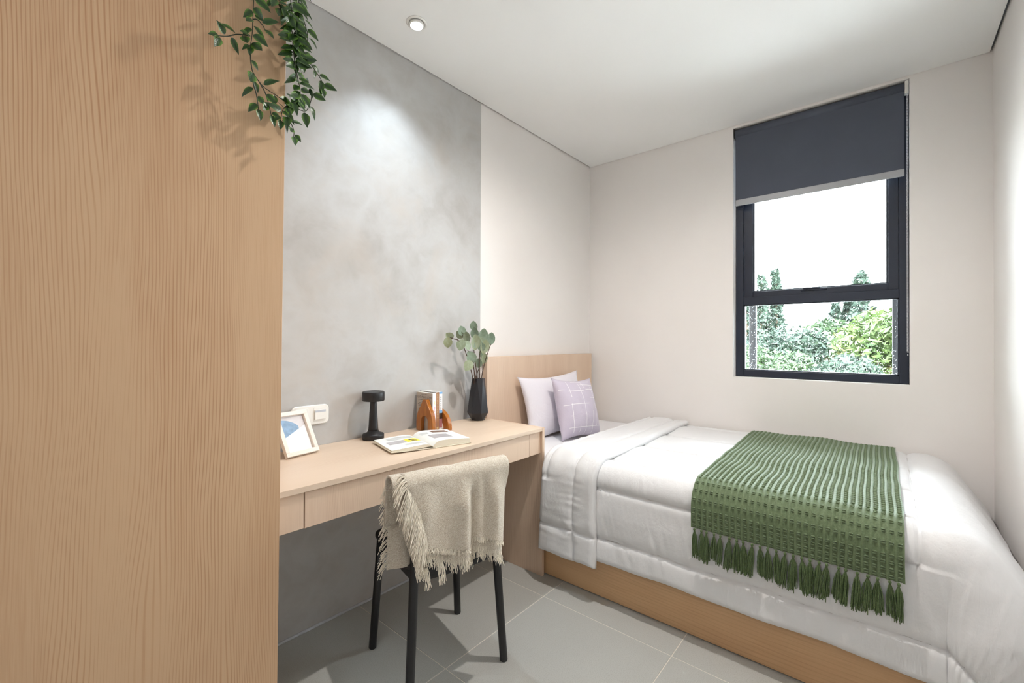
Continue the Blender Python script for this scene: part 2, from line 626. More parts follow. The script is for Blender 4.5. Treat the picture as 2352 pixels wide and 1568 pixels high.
# ------------------------------------------------------------------ window
win = thing('window_1', 'dark aluminium window with tilting upper sash and fixed lower pane', None, (3.2, .333, WZ0), kind='structure')
FX0, FX1 = 3.166, 3.246
oy0, oy1, oz0, oz1 = WY0 + .001, WY1 - .001, WZ0 + .001, WZ1 - .001


def bar(name, y0, y1, z0, z1, x0=FX0, x1=FX1, mat='frame_dark', parent=win, bevel=.002):
    return MB().box(x0, x1, y0, y1, z0, z1).build(name, M[mat], parent, bevel=bevel)


bar('jamb', oy1 - .045, oy1, oz0, oz1)
bar('jamb', oy0, oy0 + .04, oz0, oz1)
bar('head_rail', oy0 + .0402, oy1 - .0452, oz1 - .04, oz1)
bar('sill_rail', oy0 + .0402, oy1 - .0452, oz0, oz0 + .042)
bar('transom', oy0 + .0402, oy1 - .0452, 1.431, 1.480)
# upper sash with glazing bead
sy0, sy1, sz0, sz1 = oy0 + .0402, oy1 - .0452, 1.4802, oz1 - .0402
sash = MB()
for (a, b, c, d) in ((sy0, sy0 + .045, sz0, sz1), (sy1 - .052, sy1, sz0, sz1), (sy0 + .045, sy1 - .052, sz0, sz0 + .036), (sy0 + .045, sy1 - .052, sz1 - .04, sz1)):
    sash.box(FX0 + .014, FX1 - .01, a, b, c, d)
sash = sash.build('sash', M['frame_dark'], win, bevel=.002)
bead = MB()
for (a, b, c, d) in ((sy0 + .045, sy0 + .053, sz0 + .036, sz1 - .04), (sy1 - .060, sy1 - .052, sz0 + .036, sz1 - .04), (sy0 + .053, sy1 - .060, sz0 + .036, sz0 + .043)):
    bead.box(FX0 + .026, FX0 + .05, a, b, c, d)
bead.build('glazing_bead', M['frame_dark'], sash)
hd = MB().box(FX0 + .004, FX0 + .016, .27, .40, 1.502, 1.515)
hd.box(FX0 - .004, FX0 + .006, .30, .385, 1.512, 1.521)
hd.build('handle', M['frame_dark'], sash, bevel=.002)
MB().box(FX0 + .04, FX0 + .045, sy0 + .04, sy1 - .045, sz0 + .03, sz1 - .03).build('pane', M['glass'], win)
ly0, ly1, lz0, lz1 = oy0 + .0402, oy1 - .0452, oz0 + .042, 1.431
bead = MB()
for (a, b, c, d) in ((ly0, ly0 + .007, lz0, lz1), (ly1 - .007, ly1, lz0, lz1), (ly0, ly1, lz0, lz0 + .006), (ly0, ly1, lz1 - .006, lz1)):
    bead.box(FX0 + .008, FX0 + .03, a, b, c, d)
bead.build('glazing_bead', M['frame_dark'], win)
MB().box(FX0 + .04, FX0 + .045, ly0 - .005, ly1 + .005, lz0 - .005, lz1 + .005).build('pane', M['glass'], win)
# rain drops on the outside of the lower pane
dr = MB()
rnd = random.Random(3)
for k in range(1500):
    yy = rnd.uniform(ly0 + .005, ly1 - .005)
    zz = lz0 + .004 + (lz1 - lz0 - .008) * (rnd.random() ** 1.9)
    rr = rnd.uniform(.0007, .0021)
    dr.blob((FX0 + .0455, yy, zz), (Vector((rr * .55, 0, 0)), Vector((0, rr, 0)), Vector((0, 0, rr * 1.2))), 6, 4)
for k in range(60):
    yy = rnd.uniform(sy0 + .05, sy1 - .06)
    zz = sz0 + .03 + .05 * (rnd.random() ** 2)
    rr = rnd.uniform(.0007, .0018)
    dr.blob((FX0 + .0455, yy, zz), (Vector((rr * .55, 0, 0)), Vector((0, rr, 0)), Vector((0, 0, rr))), 6, 4)
dr.build('raindrops', M['drop'], win, smooth=True, kind='stuff', label='rain drops on the glass')
for yy in (.717, -.046):
    MB().box(3.44, 3.48, yy - .021, yy + .021, .80, 1.80).build('guard_post', M['black'], win, bevel=.003)

# ================================================================== CEILING DOWNLIGHTS
for k, (lx, ly, watt, colr, tilt, cone, lab) in enumerate(LAMPS):
    t = thing('downlight', lab, 'downlight', (lx, ly, ZC), group='recessed ceiling downlights')
    MB().lathe([(.034, ZC - .001), (.036, ZC - .005), (.041, ZC - .006), (.045, ZC - .003), (.046, ZC - .0005)], lx, ly, 40).build('trim_ring', M['whiteplastic'], t, smooth=True)
    gb = MB()
    n = 36
    gb.lathe([(.026, -.0135), (.0285, -.0145), (.031, -.013), (.032, -.004)], 0, 0, n)
    gb = gb.build('gimbal', M['whiteplastic'], t, smooth=True, off=(0, 0, 0))
    gb.rotation_euler = (R(-tilt), 0, 0)
    ln = MB().lathe([(.001, -.0165), (.02, -.0158), (.0262, -.0142), (.0258, -.0136)], 0, 0, n).build('lens', M['lens'], gb, smooth=True, off=(0, 0, 0))
    ld = bpy.data.lights.new('downlight_beam', 'SPOT')
    ld.energy = watt
    ld.color = colr
    ld.spot_size = R(cone)
    ld.spot_blend = 1.0
    ld.shadow_soft_size = .022
    lo = bpy.data.objects.new('downlight_beam', ld)
    col.objects.link(lo)
    lo.parent = t
    lo.location = (0, 0, -.035)
    lo.rotation_euler = (R(-tilt), 0, 0)

# added fill light behind the camera, given the form of an opal globe pendant
g = G('fill_globe_glow')
g.fin((1, 1, 1), .3)
g.put(g.b.inputs['Emission Color'], (.88, .94, 1.0))
g.put(g.b.inputs['Emission Strength'], 15.0)
pd = thing('added_fill_globe', 'added fill light behind the camera, shaped as an opal globe pendant', 'lamp', (-.95, .45, ZC))
MB().lathe([(.001, ZC - .03), (.045, ZC - .028), (.05, ZC - .001)], -.95, .45, 32).build('canopy', M['whiteplastic'], pd, smooth=True)
MB().tube([(-.95, .45, ZC - .028), (-.95, .45, 2.13)], .003, 8).build('cord', M['whiteplastic'], pd, smooth=True)
MB().blob((-.95, .45, 2.02), (Vector((.12, 0, 0)), Vector((0, .12, 0)), Vector((0, 0, .12))), 16, 10).build('globe', g.m, pd, smooth=True)

# ================================================================== WARDROBE
WF, WX1, WH = 1.27, .5135, 2.25
wd = thing('wardrobe', 'tall light oak wardrobe with a plain door, nearest thing at the left', 'wardrobe', (0, 1.5, 0))


def lean(mb):
    mb.v = [(x + .0075 * (z - 1.19), y, z) for x, y, z in mb.v]
    return mb


lean(MB().box(WX1 - .018, WX1 - .0005, WF + .019, YL - .004, 0, WH)).build('side_panel', M['wood_z'], wd)
m = MB().box(-1.30, WX1 - .0185, WF + .022, YL - .006, 0.0, .06)
m.box(-1.30, WX1 - .0185, WF + .022, YL - .006, WH - .02, WH)
m.box(-1.30, WX1 - .0185, YL - .012, YL - .006, .06, WH - .02)
m.box(-1.318, -1.30, WF + .019, YL - .004, 0, WH)
lean(m).build('carcass', M['wood_z'], wd)
for x0, x1 in ((-.09, WX1), (-.694, -.093), (-1.318, -.697)):
    d = lean(MB().box(x0, x1, WF, WF + .018, .002, WH)).build('door', M['wood_door'], wd, bevel=.0012)
    if x1 < .4:
        lean(MB().box(x1 - .06, x1 - .045, WF - .02, WF, 1.0, 1.25)).build('handle', M['black'], d, bevel=.003)

# ================================================================== DESK
dk = thing('desk', 'built-in light oak desk between wardrobe and bed', 'desk', (1.17, 1.57, 0))
DX0, DX1, DF, DT = WX1 + .006, 1.822, 1.331, .752
MB().box(DX0, DX1 - .0185, DF, YL - .002, DT - .018, DT).build('desktop', M['wood_x'], dk, bevel=.001)
MB().box(DX1 - .018, DX1, DF, YL - .002, 0, DT).build('side_panel', M['wood_z'], dk, bevel=.001)
MB().box(DX0, .6085, DF + .012, DF + .03, .622, .7335).build('filler_panel', M['wood_z'], dk, bevel=.0008)
MB().box(1.7125, DX1 - .0185, DF + .012, DF + .03, .622, .7335).build('filler_panel', M['wood_z'], dk, bevel=.0008)
dw = MB().box(.6115, 1.7095, DF + .011, DF + .029, .621, .7305).build('drawer', M['wood_z'], dk, bevel=.0008)
m = MB().box(.63, 1.69, DF + .0295, YL - .06, .632, .645)
m.box(.63, .645, DF + .0295, YL - .06, .645, .72)
m.box(1.675, 1.69, DF + .0295, YL - .06, .645, .72)
m.box(.645, 1.675, YL - .075, YL - .06, .645, .72)
m.build('drawer_box', M['wood_x'], dw)
MB().box(DX0, .6085, DF + .0305, YL - .002, .624, .7335).build('side_block', M['wood_z'], dk)
MB().box(1.7125, DX1 - .0185, DF + .0305, YL - .002, .624, .7335).build('side_block', M['wood_z'], dk)

# ================================================================== BED FRAME
BX0, BX1, BY0, BY1 = 1.836, 3.088, -.24, 1.772
bf = thing('bed_frame', 'light oak bed base and headboard against the left wall', 'bed', (2.46, .77, 0))
MB().box(1.862, 3.052, 1.774, YL - .002, 0.0, 1.098).build('headboard', M['wood_z'], bf, bevel=.0012)
MB().box(BX0, BX0 + .02, BY0, BY1, 0.004, .33).build('side_board', M['wood_y'], bf, bevel=.0012)
MB().box(BX0 + .02, BX1, BY0, BY0 + .02, 0.004, .33).build('foot_board', M['wood_x'], bf, bevel=.0012)
MB().box(BX0 + .0205, BX1, BY0 + .0205, BY1, .29, .315).build('platform', M['wood_y'], bf)
MB().box(BX0 + .06, BX1 - .02, BY0 + .06, BY1 - .02, 0, .289).build('inner_frame', M['wood_y'], bf)

# ================================================================== MATTRESS
mt = MB()


def rbox(mb, x0, x1, y0, y1, z0, z1, r):
    mb.box(x0, x1, y0, y1, z0, z1)


rbox(mt, 1.882, 3.078, -.185, 1.766, .317, .586, .03)
mt = mt.build('mattress', M['sheet'], bevel=.045, seg=5, smooth=True)
tag(mt, 'white mattress with fitted sheet, bare near the pillows', 'mattress')

# ================================================================== DUVET
XF, YF, TOPZ = 1.885, -.13, .596


def prof_front(r):
    Rr, pm = .062, R(87)
    if r < Rr * pm:
        a = r / Rr
        return Rr * math.sin(a), Rr * (1 - math.cos(a))
    q = r - Rr * pm
    return Rr * math.sin(pm) + q * math.cos(pm), Rr * (1 - math.cos(pm)) + q * math.sin(pm)


def prof_foot(r):
    Rr, pm = .11, R(57)
    if r < Rr * pm:
        a = r / Rr
        return Rr * math.sin(a), Rr * (1 - math.cos(a))
    q = r - Rr * pm
    o, d = Rr * math.sin(pm) + q * math.cos(pm), Rr * (1 - math.cos(pm)) + q * math.sin(pm)
    if o > .195:
        ex = (o - .195) / math.cos(pm)
        o, d = .195 + ex * .06, d - ex * math.sin(pm) + ex * .998
    return o, d


def S0(a, b):
    ax, bx = max(a, 0), max(b, 0)
    r = math.hypot(ax, bx)
    x, y = XF - min(a, 0), YF - min(b, 0)
    if r < 1e-9:
        return Vector((x, y, TOPZ))
    wf = (ax / r) ** 2
    of, df = prof_front(r)
    ob, db = prof_foot(r)
    out, down = wf * of + (1 - wf) * ob, wf * df + (1 - wf) * db
    return Vector((x - out * ax / r, y - out * bx / r, max(TOPZ - down, .05)))


def SN(a, b):
    h = .002
    p = S0(a, b)
    du, dv = S0(a + h, b) - S0(a - h, b), S0(a, b + h) - S0(a, b - h)
    n = du.cross(dv)
    n = n.normalized() if n.length > 1e-12 else Vector((0, 0, 1))
    return p, n


def slab(mb, fa, na, nb, off, thick):
    """puffy closed slab; fa(u,v)->(a,b); thick(a,b,u,v)->height"""
    top, bot = {}, {}
    bidx = len(mb.v)
    for i in range(na):
        for j in range(nb):
            a, b = fa(i / (na - 1), j / (nb - 1))
            p, n = SN(a, b)
            edge = i in (0, na - 1) or j in (0, nb - 1)
            mb.v.append(tuple(p + n * (off + (0 if edge else thick(a, b, i / (na - 1), j / (nb - 1))))))
            top[i, j] = len(mb.v) - 1
            if edge:
                bot[i, j] = top[i, j]
            else:
                mb.v.append(tuple(p + n * off))
                bot[i, j] = len(mb.v) - 1
    for i in range(na - 1):
        for j in range(nb - 1):
            mb.face(top[i, j], top[i, j + 1], top[i + 1, j + 1], top[i + 1, j])
            mb.face(bot[i, j], bot[i + 1, j], bot[i + 1, j + 1], bot[i, j + 1])


def nz(*p):
    return noise.noise(Vector(p))


def edge_round(u, v, La, Lb, rad):
    d = min(u * La, (1 - u) * La, v * Lb, (1 - v) * Lb)
    q = min(1, d / rad)
    return math.sqrt(max(0, 1 - (1 - q) ** 2))


SEAM_A = [-(3.02 - XF), -(2.655 - XF), -(2.29 - XF), -(1.925 - XF), .115, .335]     # run along the bed
SEAM_B = [YF + .076]                                                            # runs across the bed near the foot
A0, A1 = -(3.082 - XF), .445
B0, B1 = YF - 1.27, .50


def duvet_fa(u, v):
    b = B0 + (B1 - B0) * v
    a = A0 + (A1 + .014 * nz(b * 4, 1.3, 0) - A0) * u
    return a, b


def seam_dist(a, b, sa, sb, lim_b=None):
    d = min(abs(a - s - .006 * nz(b * 5, s * 9, 0)) for s in sa)
    for s in sb:
        if a < .113:
            d = min(d, abs(b - s - .004 * nz(a * 6, 2, 0)))
    return d


def duvet_thick(a, b, u, v):
    er = edge_round(u, v, A1 - A0, B1 - B0, .03)
    d = seam_dist(a, b, SEAM_A if b < SEAM_B[0] else [.335], SEAM_B)
    puff = .012 + .015 * (1 - math.exp(-d / .009)) + .008 * (1 - math.exp(-d / .07))
    near = math.exp(-d / .045)
    wr = .0042 * near * nz(a * 9, b * 60, 3) + .0045 * nz(a * 7 + b * 3, b * 9 - a * 2, 8)
    if a > .05:
        wr += .005 * smoothstep(.05, .3, a) * nz(a * 2.0 - b * 1.2, b * 10 + a * 4, 5)
        wr += .0026 * nz(a * 7 + b * 6, b * 44 - a * 12, 11)
    if b > -.02:
        wr += .0055 * smoothstep(-.02, .2, b) * nz((a + b) * 1.6, (a - b) * 9, 4)
    return er * (puff + wr)


mb = MB()
slab(mb, duvet_fa, 300, 310, .001, duvet_thick)
dv = mb.build('duvet', M['cotton'], smooth=True)
tag(dv, 'white quilted duvet spread over the bed and hanging down its side', 'duvet')

# turned-back end
FB0, FB1 = YF - 1.316, YF - 1.005
FA1 = .462


def flap_fa(u, v):
    a = A0 + .012 + (FA1 + .008 * nz(v * 3, 5, 1) - A0) * u
    lo = FB0 - .006 * smoothstep(.2, 1, (a + .1) / .5) + .006 * nz(a * 3, 7, 0)
    hi = FB1 + .010 * nz(a * 3.3, 1, 9) - .02 * smoothstep(-.2, -1.1, a)
    return a, lo + (hi - lo) * v


FSB = YF - 1.125


def flap_thick(a, b, u, v):
    er = edge_round(u, v, FA1 - A0, FB1 - FB0, .028)
    d = abs(b - FSB - .01 * nz(a * 3, 0, 4))
    if a > .0:
        d = min(d, abs(a - .335 - .004 * nz(b * 9, 1, 1)))
    d = min(d, abs(b - FB0 - .035)) if a < .12 else d
    puff = .010 + .014 * (1 - math.exp(-d / .008)) + .006 * (1 - math.exp(-d / .05))
    wr = .005 * math.exp(-d / .05) * nz(a * 45, b * 8, 2) + .0045 * nz(a * 6 + 2, b * 11, 6)
    if a > .04:
        wr += .004 * nz(a * 2.5, b * 20 + a * 4, 9)
    return er * (puff + wr)


mb = MB()
slab(mb, flap_fa, 290, 90, .034, flap_thick)
mb.build('turned_back_end', M['cotton'], dv, smooth=True)

# stitched seams as fine thread lines
mb = MB()


def seam_line(pts_ab, fn_t, offs, L):
    path = []
    for a, b in pts_ab:
        p, n = SN(a, b)
        path.append(p + n * (offs + fn_t(a, b, .5, .5) + .0003))
    mb.tube(path, .0011, 4)


for s in SEAM_A:
    bs = [YF - .99 + (.99 + SEAM_B[0] - YF) * k / 110 for k in range(111)] if s < .3 else [YF - 1.0 + 1.3 * k / 130 for k in range(131)]
    seam_line([(s + .006 * nz(b * 5, s * 9, 0), b) for b in bs], duvet_thick, .001, 1)
seam_line([(a, SEAM_B[0] + .004 * nz(a * 6, 2, 0)) for a in [-1.1 + 1.21 * k / 110 for k in range(111)]], duvet_thick, .001, 1)
seam_line([(a, FSB + .01 * nz(a * 3, 0, 4)) for a in [-1.12 + 1.45 * k / 110 for k in range(111)]], flap_thick, .034, 1)
seam_line([(.335 + .004 * nz(b * 9, 1, 1), b) for b in [FB0 + .004 + (FSB - FB0) * k / 20 for k in range(21)]], flap_thick, .034, 1)
mb.build('seam_stitching', M['stitch'], dv, smooth=True, kind='stuff')


# ================================================================== PILLOW + CUSHION
def pillow_mesh(mb, w, h, t, pull=.10, n=34, seed=0, ex=2.2):
    for side in (1, -1):
        def fn(u, v):
            x, z = u * 2 - 1, v * 2 - 1
            sx = w / 2 * x * (1 - pull * (1 - abs(z) ** 2) * abs(x) ** 3)
            sz = h / 2 * z * (1 - pull * (1 - abs(x) ** 2) * abs(z) ** 3)
            prof = max(0, (1 - abs(x) ** ex)) ** .62 * max(0, (1 - abs(z) ** ex)) ** .62
            wob = 1 + .10 * nz(x * 1.6 + seed, z * 1.6, side) + .05 * nz(x * 5 + seed, z * 5, side + 3)
            return (sx, -side * t / 2 * prof * wob, sz)
        mb.grid(n, n, fn, flip=(side < 0))


def weld(o):
    md = o.modifiers.new('weld', 'WELD')
    md.merge_threshold = .0005


mb = MB()
pillow_mesh(mb, .62, .41, .15, .13, seed=2)
pl = mb.build('pillow', M['pillow'], smooth=True)
weld(pl)
pl.location = (2.405, 1.672, .778)
pl.rotation_euler = (R(-13), R(-1.5), R(-4))
tag(pl, 'pale lilac-white pillow leaning on the headboard behind the cushion', 'pillow')
mb = MB()
pillow_mesh(mb, .37, .39, .16, .12, seed=5)
cu = mb.build('cushion', M['cushion'], smooth=True)
weld(cu)
cu.location = (2.405, 1.505, .768)
cu.rotation_euler = (R(-17), R(3), R(-10))
tag(cu, 'lilac square cushion with thin white line print', 'cushion')

# ================================================================== GREEN THROW
GA0, GA1 = -(3.045 - XF), .168
NR, NC = 64, 31


def throw_ab(u, v):
    yl = .634 - .050 * u
    yr = -.034 - .008 * u
    a = GA0 + (GA1 - GA0) * u
    y = yl + (yr - yl) * v
    y += .006 * nz(u * 5, v * 3, 21)
    return a, YF - y


def throw_base(u, v):
    a, b = throw_ab(u, v)
    p, n = SN(a, b)
    o = .047 + .009 * (nz(a * 3.2 + 4, b * 4.5, 2) + .6 * nz(a * 7 - b * 3, b * 6, 12)) * (1 - .6 * smoothstep(0, .1, a))
    return p, n, max(o, .043)


gt = thing('throw_blanket', 'sage green waffle-knit throw with tassels laid across the duvet', 'blanket', (2.4, .3, .62))
mb = MB()


def gfn(u, v):
    p, n, o = throw_base(u, v)
    cu_, cv_ = u * NR, v * NC
    fv = abs((cv_ % 1) - .5) * 2        # 1 between columns, 0 on a column
    fu = abs((cu_ % 1) - .5) * 2        # 1 between rows
    ridge = .0026 * smoothstep(.42, .72, fv)
    flat = 1 - smoothstep(-.06, .02, GA0 + (GA1 - GA0) * u)      # the weave opens where the throw lies flat
    hole = -(.0018 + .0042 * flat) * (1 - smoothstep(.42, .66, fv)) * smoothstep(.3, .75, fu)
    return p + n * (o + ridge + hole)


mb.grid(NR * 6 + 1, NC * 6 + 1, gfn)
mb.build('woven_ground', M['green'], gt, smooth=True)
mb = MB()
rnd = random.Random(11)
for i in range(NR):
    for j in range(NC):
        u, v = (i + .5) / NR, (j + .5) / NC
        p, n, o = throw_base(u, v)
        p2 = throw_base(min(1, u + .004), v)[0]
        q2 = throw_base(u, min(1, v + .01))[0]
        tu, tv = (p2 - p).normalized(), (q2 - p).normalized()
        for s in (-1, 1):
            c = p + n * (o + .0010) + tu * (.0034 * s) + tv * rnd.uniform(-.0006, .0006)
            mb.blob(c, (tv * .0066, tu * .0030, n * .0040), 6, 4)
mb.build('raised_stitches', M['green'], gt, smooth=True, kind='stuff')
# tassels
tass = []
for k in range(4):
    tb = MB()
    rn = random.Random(40 + k)
    tb.blob((0, 0, -.004), (Vector((.0055, 0, 0)), Vector((0, .005, 0)), Vector((0, 0, .006))), 8, 5)
    for s in range(34):
        a = rn.uniform(0, 2 * PI)
        rr = rn.random() ** .5
        sp = .0135 * rr
        L = rn.uniform(.092, .114)
        dx, dy = math.cos(a) * sp * .6, math.sin(a) * sp
        sw = rn.uniform(-.004, .004)
        path = []
        for q in range(6):
            t_ = q / 5
            e = 1 - (1 - t_) ** 4.5
            path.append((dx * e + .001 * rn.uniform(-1, 1), dy * e + sw * t_ * t_ + .001 * rn.uniform(-1, 1), -.006 - L * t_))
        tb.tube(path, .0015, 4, False)
    tass.append(tb.mesh('tassel', M['tassel'], True))
NT = 25
for k in range(NT):
    v = (k + .5) / NT + rnd.uniform(-.006, .006)
    p, n, o = throw_base(1.0, v)
    q = p + n * (o + .002)
    ob = bpy.data.objects.new('tassel', tass[k % 4])
    col.objects.link(ob)
    ob.parent = gt
    ob.location = q - Vector(OFF[gt.name]) + Vector((-.006, 0, 0))
    ob.rotation_euler = (rnd.uniform(-.10, .10), 0, rnd.choice((0, PI)) + rnd.uniform(-.3, .3))
    sc = rnd.uniform(.88, 1.06)
    ob.scale = (.8, sc, sc)

# ================================================================== CHAIR
CL, CRZ = (1.0975, 1.305, 0), R(-13.4)
ch = thing('chair', 'black chair with round legs pulled up to the desk', 'chair', CL, CRZ)
for sx, sy, lab in ((-1, 1, 'f'), (1, 1, 'f'), (-1, -1, 'r'), (1, -1, 'r')):
    b = (sx * .187, sy * .176)
    top = (sx * .162, sy * .156)
    if lab == 'f':
        path = [(b[0], b[1], 0), (b[0], b[1], .004), (top[0], top[1], .435)]
        rad = [.0115, .0145, .0150]
    else:
        path = [(b[0], b[1], 0), (b[0], b[1], .004), (top[0], top[1], .435), (top[0] * 1.0, top[1] - .010, .52), (top[0] * 1.0, top[1] - .042, .735), (top[0] * 1.0, top[1] - .043, .745)]
        rad = [.0115, .0145, .0155, .015, .0135, .009]
    MB().tube(path, rad, 20).build('leg', M['black'], ch, smooth=True)
# seat: rounded, slightly dished
seat = MB()
SW, SD, RC = .19, .185, .055


def rrect(w, d, r, n=7):
    pts = []
    for cx, cy, a0 in ((w - r, d - r, 0), (-(w - r), d - r, 90), (-(w - r), -(d - r), 180), (w - r, -(d - r), 270)):
        for k in range(n):
            a = R(a0 + 90 * k / (n - 1))
            pts.append((cx + r * math.cos(a), cy + r * math.sin(a)))
    return pts


seat.prism([(x, y + .004, .437) for x, y in rrect(SW, SD, RC)], (0, 0, .016))
seat.build('seat', M['black'], ch, bevel=.005, seg=3)
m = MB()
m.box(-.150, .150, .150, .162, .392, .4365)
m.box(-.168, -.156, -.140, .140, .392, .4365)
m.box(.156, .168, -.140, .140, .392, .4365)
m.build('seat_frame', M['black'], ch, bevel=.003)
m = MB()
m.grid(20, 6, lambda u, v: (-.15 + .30 * u, -.158 - .012 * math.sin(PI * u), .392 + .045 * v))
m.build('rear_rail', M['black'], ch, solid=.012, smooth=True)
m = MB()
m.grid(24, 10, lambda u, v: (-.158 + .316 * u, -.180 - .018 * v - .004 * math.sin(PI * u), .60 + .15 * v))
m.build('backrest', M['black'], ch, solid=.012, smooth=True)

# ================================================================== BEIGE THROW ON THE CHAIR BACK
bt = thing('beige_throw', 'beige woolly throw with cream fringe hung over the chair back', 'blanket', CL, CRZ)
YB = -.232                       # camera-facing plane of the hanging cloth


def cloth(name, xl, xr, zb, y0, wave, ztop=.770, back=.60, nu=44, nv=60, seed=0, solid=.007):
    """sheet over the chair back: xl(t), xr(t) edges by drop t 0..1, zb(u) bottom"""
    def fn(u, v):
        # v 0..0.22 is behind and over the crest, rest hangs in front
        zbot = zb(u)
        if v < .22:
            t = v / .22
            a = PI * (1 - max(0, (t - .35) / .65))
            if t < .35:
                y, z = y0 + .062, back + (ztop - .03 - back) * t / .35
            else:
                y, z = y0 + .031 + .031 * math.cos(PI - a), ztop - .03 + .03 * math.sin(a)
            td = 0
        else:
            td = (v - .22) / .78
            y, z = y0, ztop - .03 + (zbot - ztop + .03) * td
        x = xl(td) + (xr(td) - xl(td)) * u
        k = smoothstep(.0, .45, td)
        y += wave(x, td) * k + .0025 * nz(x * 30 + seed, z * 18, seed)
        z += .004 * nz(x * 12, seed, 3) * (1 if v >= .1 else 0)
        return (x, y, z)
    mb = MB()
    mb.grid(nu, nv, fn)
    o = mb.build(name, M['wool'], bt, smooth=True, solid=solid)
    return fn


def wave_main(x, t):
    y = 0
    y += .020 * math.exp(-((x - .016) / .016) ** 2)                    # valley
    y -= .022 * math.exp(-((x + .020) / .030) ** 2)                    # ridge left of it
    y -= .018 * math.exp(-((x - .105) / .022) ** 2)                    # ridge right
    y += .010 * math.exp(-((x - .070) / .02) ** 2)
    y -= .010 * math.exp(-((x + .155) / .03) ** 2)
    y += .022 * smoothstep(.13, .17, x)
    return y


main_xl = lambda t: interp([(0, -.226), (.16, -.211), (.40, -.188), (.65, -.176), (1, -.156)], t)
main_xr = lambda t: interp([(0, .168), (.3, .160), (.6, .152), (1, .142)], t)
main_zb = lambda u: interp([(0, .532), (.25, .508), (.585, .490), (.60, .520), (1, .476)], u)
f_main = cloth('front_layer', main_xl, main_xr, main_zb, YB, wave_main, seed=1)
f_two = cloth('under_layer', lambda t: interp([(0, -.20), (1, -.166)], t), lambda t: interp([(0, .163), (1, .139)], t),
              lambda u: interp([(0, .502), (.2, .478), (.34, .452), (.61, .436), (.64, .468), (1, .418)], u), YB + .009,
              lambda x, t: wave_main(x, t) * .8, ztop=.762, seed=4)
f_band = cloth('folded_edge_layer', lambda t: interp([(0, -.262), (.25, -.250), (.7, -.216), (1, -.190)], t),
               lambda t: interp([(0, -.20), (1, -.15)], t), lambda u: .475 - .01 * u, YB + .012, lambda x, t: -.004 * math.sin((x + .2) * 50), ztop=.766, nu=16, seed=7)


def back_fn(u, v):
    x = -.243 + .36 * u - .006 * v
    z = .745 - .295 * v
    return (x, -.158 + .004 * math.sin(u * 30) + .012 * v + .012 * math.exp(-(u / .05) ** 2), z)


mb = MB()
mb.grid(30, 40, back_fn)
mb.build('back_layer', M['wool'], bt, smooth=True, solid=.007)
fr_ = MB()
rnd = random.Random(5)


def strand(p, d, L, droop=.6, r=.0009):
    p, d = Vector(p), Vector(d).normalized()
    path = []
    c = rnd.uniform(-.004, .004)
    for q in range(5):
        t = q / 4
        path.append(p + d * (L * t) + Vector((c * math.sin(t * 5), rnd.uniform(-.0012, .0012) - .001, -droop * L * t * t)))
    fr_.tube(path, r, 4, False)


for k in range(230):                                   # short looped fringe under the front layer
    u = rnd.random()
    p = Vector(f_main(u, 1.0))
    strand(p + Vector((0, -.002, .003)), (rnd.uniform(-.25, .25), -.15, -1), rnd.uniform(.012, .022), 0)
for k in range(330):
    u = rnd.random()
    p = Vector(f_two(u, 1.0))
    strand(p + Vector((0, -.003, .006 + rnd.uniform(0, .02))), (rnd.uniform(-.25, .25), -.15, -1), rnd.uniform(.022, .040), 0)
for k in range(300):                                   # long fringe falling from the folded edge
    v = .22 + .70 * rnd.random()
    p = Vector(f_main(.005, v))
    strand(p + Vector((.004, -.006, 0)), (rnd.uniform(-.55, -.25), rnd.uniform(-.25, 0), -.9), rnd.uniform(.05, .085), .25)
for k in range(46):
    p = Vector(f_main(.01, .12 + .12 * rnd.random()))
    strand(p + Vector((0, -.004, 0)), (-1, rnd.uniform(-.6, .1), rnd.uniform(-.25, .35)), rnd.uniform(.03, .05), .9)
for k in range(70):
    u = rnd.random()
    p = Vector(f_band(u * .8, 1.0))
    strand(p + Vector((0, 0, .004)), (rnd.uniform(.0, .5), -.1, -1), rnd.uniform(.02, .05), 0)
for k in range(150):
    v = rnd.random()
    p = Vector(back_fn(0, v))
    strand(p, (-1, rnd.uniform(-.4, .2), rnd.uniform(-.3, .5)), rnd.uniform(.014, .032), 1.0)
for xx in (-.112, -.108, -.103, -.100, -.160, -.156, -.152):   # two loose hanging locks
    for k in range(5):
        strand((xx + rnd.uniform(-.002, .002), YB - .002, .47), (rnd.uniform(-.05, .25), 0, -1), rnd.uniform(.055, .075), 0)
fr_.build('fringe', M['fringe'], bt, smooth=True, kind='stuff', label='cream yarn fringe')

# ================================================================== SWITCH PLATE
sw = thing('switch_plate', 'white double wall plate with a light switch above the desk', 'light switch', (.844, YL, .883))
m = MB()
pts = [(.844 + x, YL - .0012, .883 + z) for x, z in rrect(.0775, .0405, .02)]
m.prism(pts[::-1], (0, -.009, 0))
m.build('plate', M['whiteplastic'], sw, bevel=.004, seg=3)
for xc in (.808, .882):
    pts = [(xc + x, YL - .0103, .883 + z) for x, z in rrect(.0275, .0285, .006)]
    mod = MB().prism(pts[::-1], (0, -.0012, 0)).build('switch_module' if xc > .85 else 'blank_module', M['whiteplastic'], sw, bevel=.0008)
    if xc > .85:
        rk = MB().box(xc - .0225, xc + .0225, YL - .0165, YL - .0117, .8625, .902)
        rk = rk.build('rocker', M['whiteplastic'], mod, bevel=.001)
        MB().box(xc - .0222, xc + .0222, YL - .0169, YL - .0166, .8925, .9015).build('indicator_strip', M['greyplastic'], mod)

# ================================================================== PHOTO FRAME
e = Vector((.131, .025, 0)).normalized()
pf = thing('photo_frame', 'small whitewashed wooden photo frame leaning at the left of the desk', 'picture frame', (.764, 1.684, DT + .0090), 0)
pf.rotation_euler = (R(90 - 29.5) - PI / 2, 0, math.atan2(.025, .131))
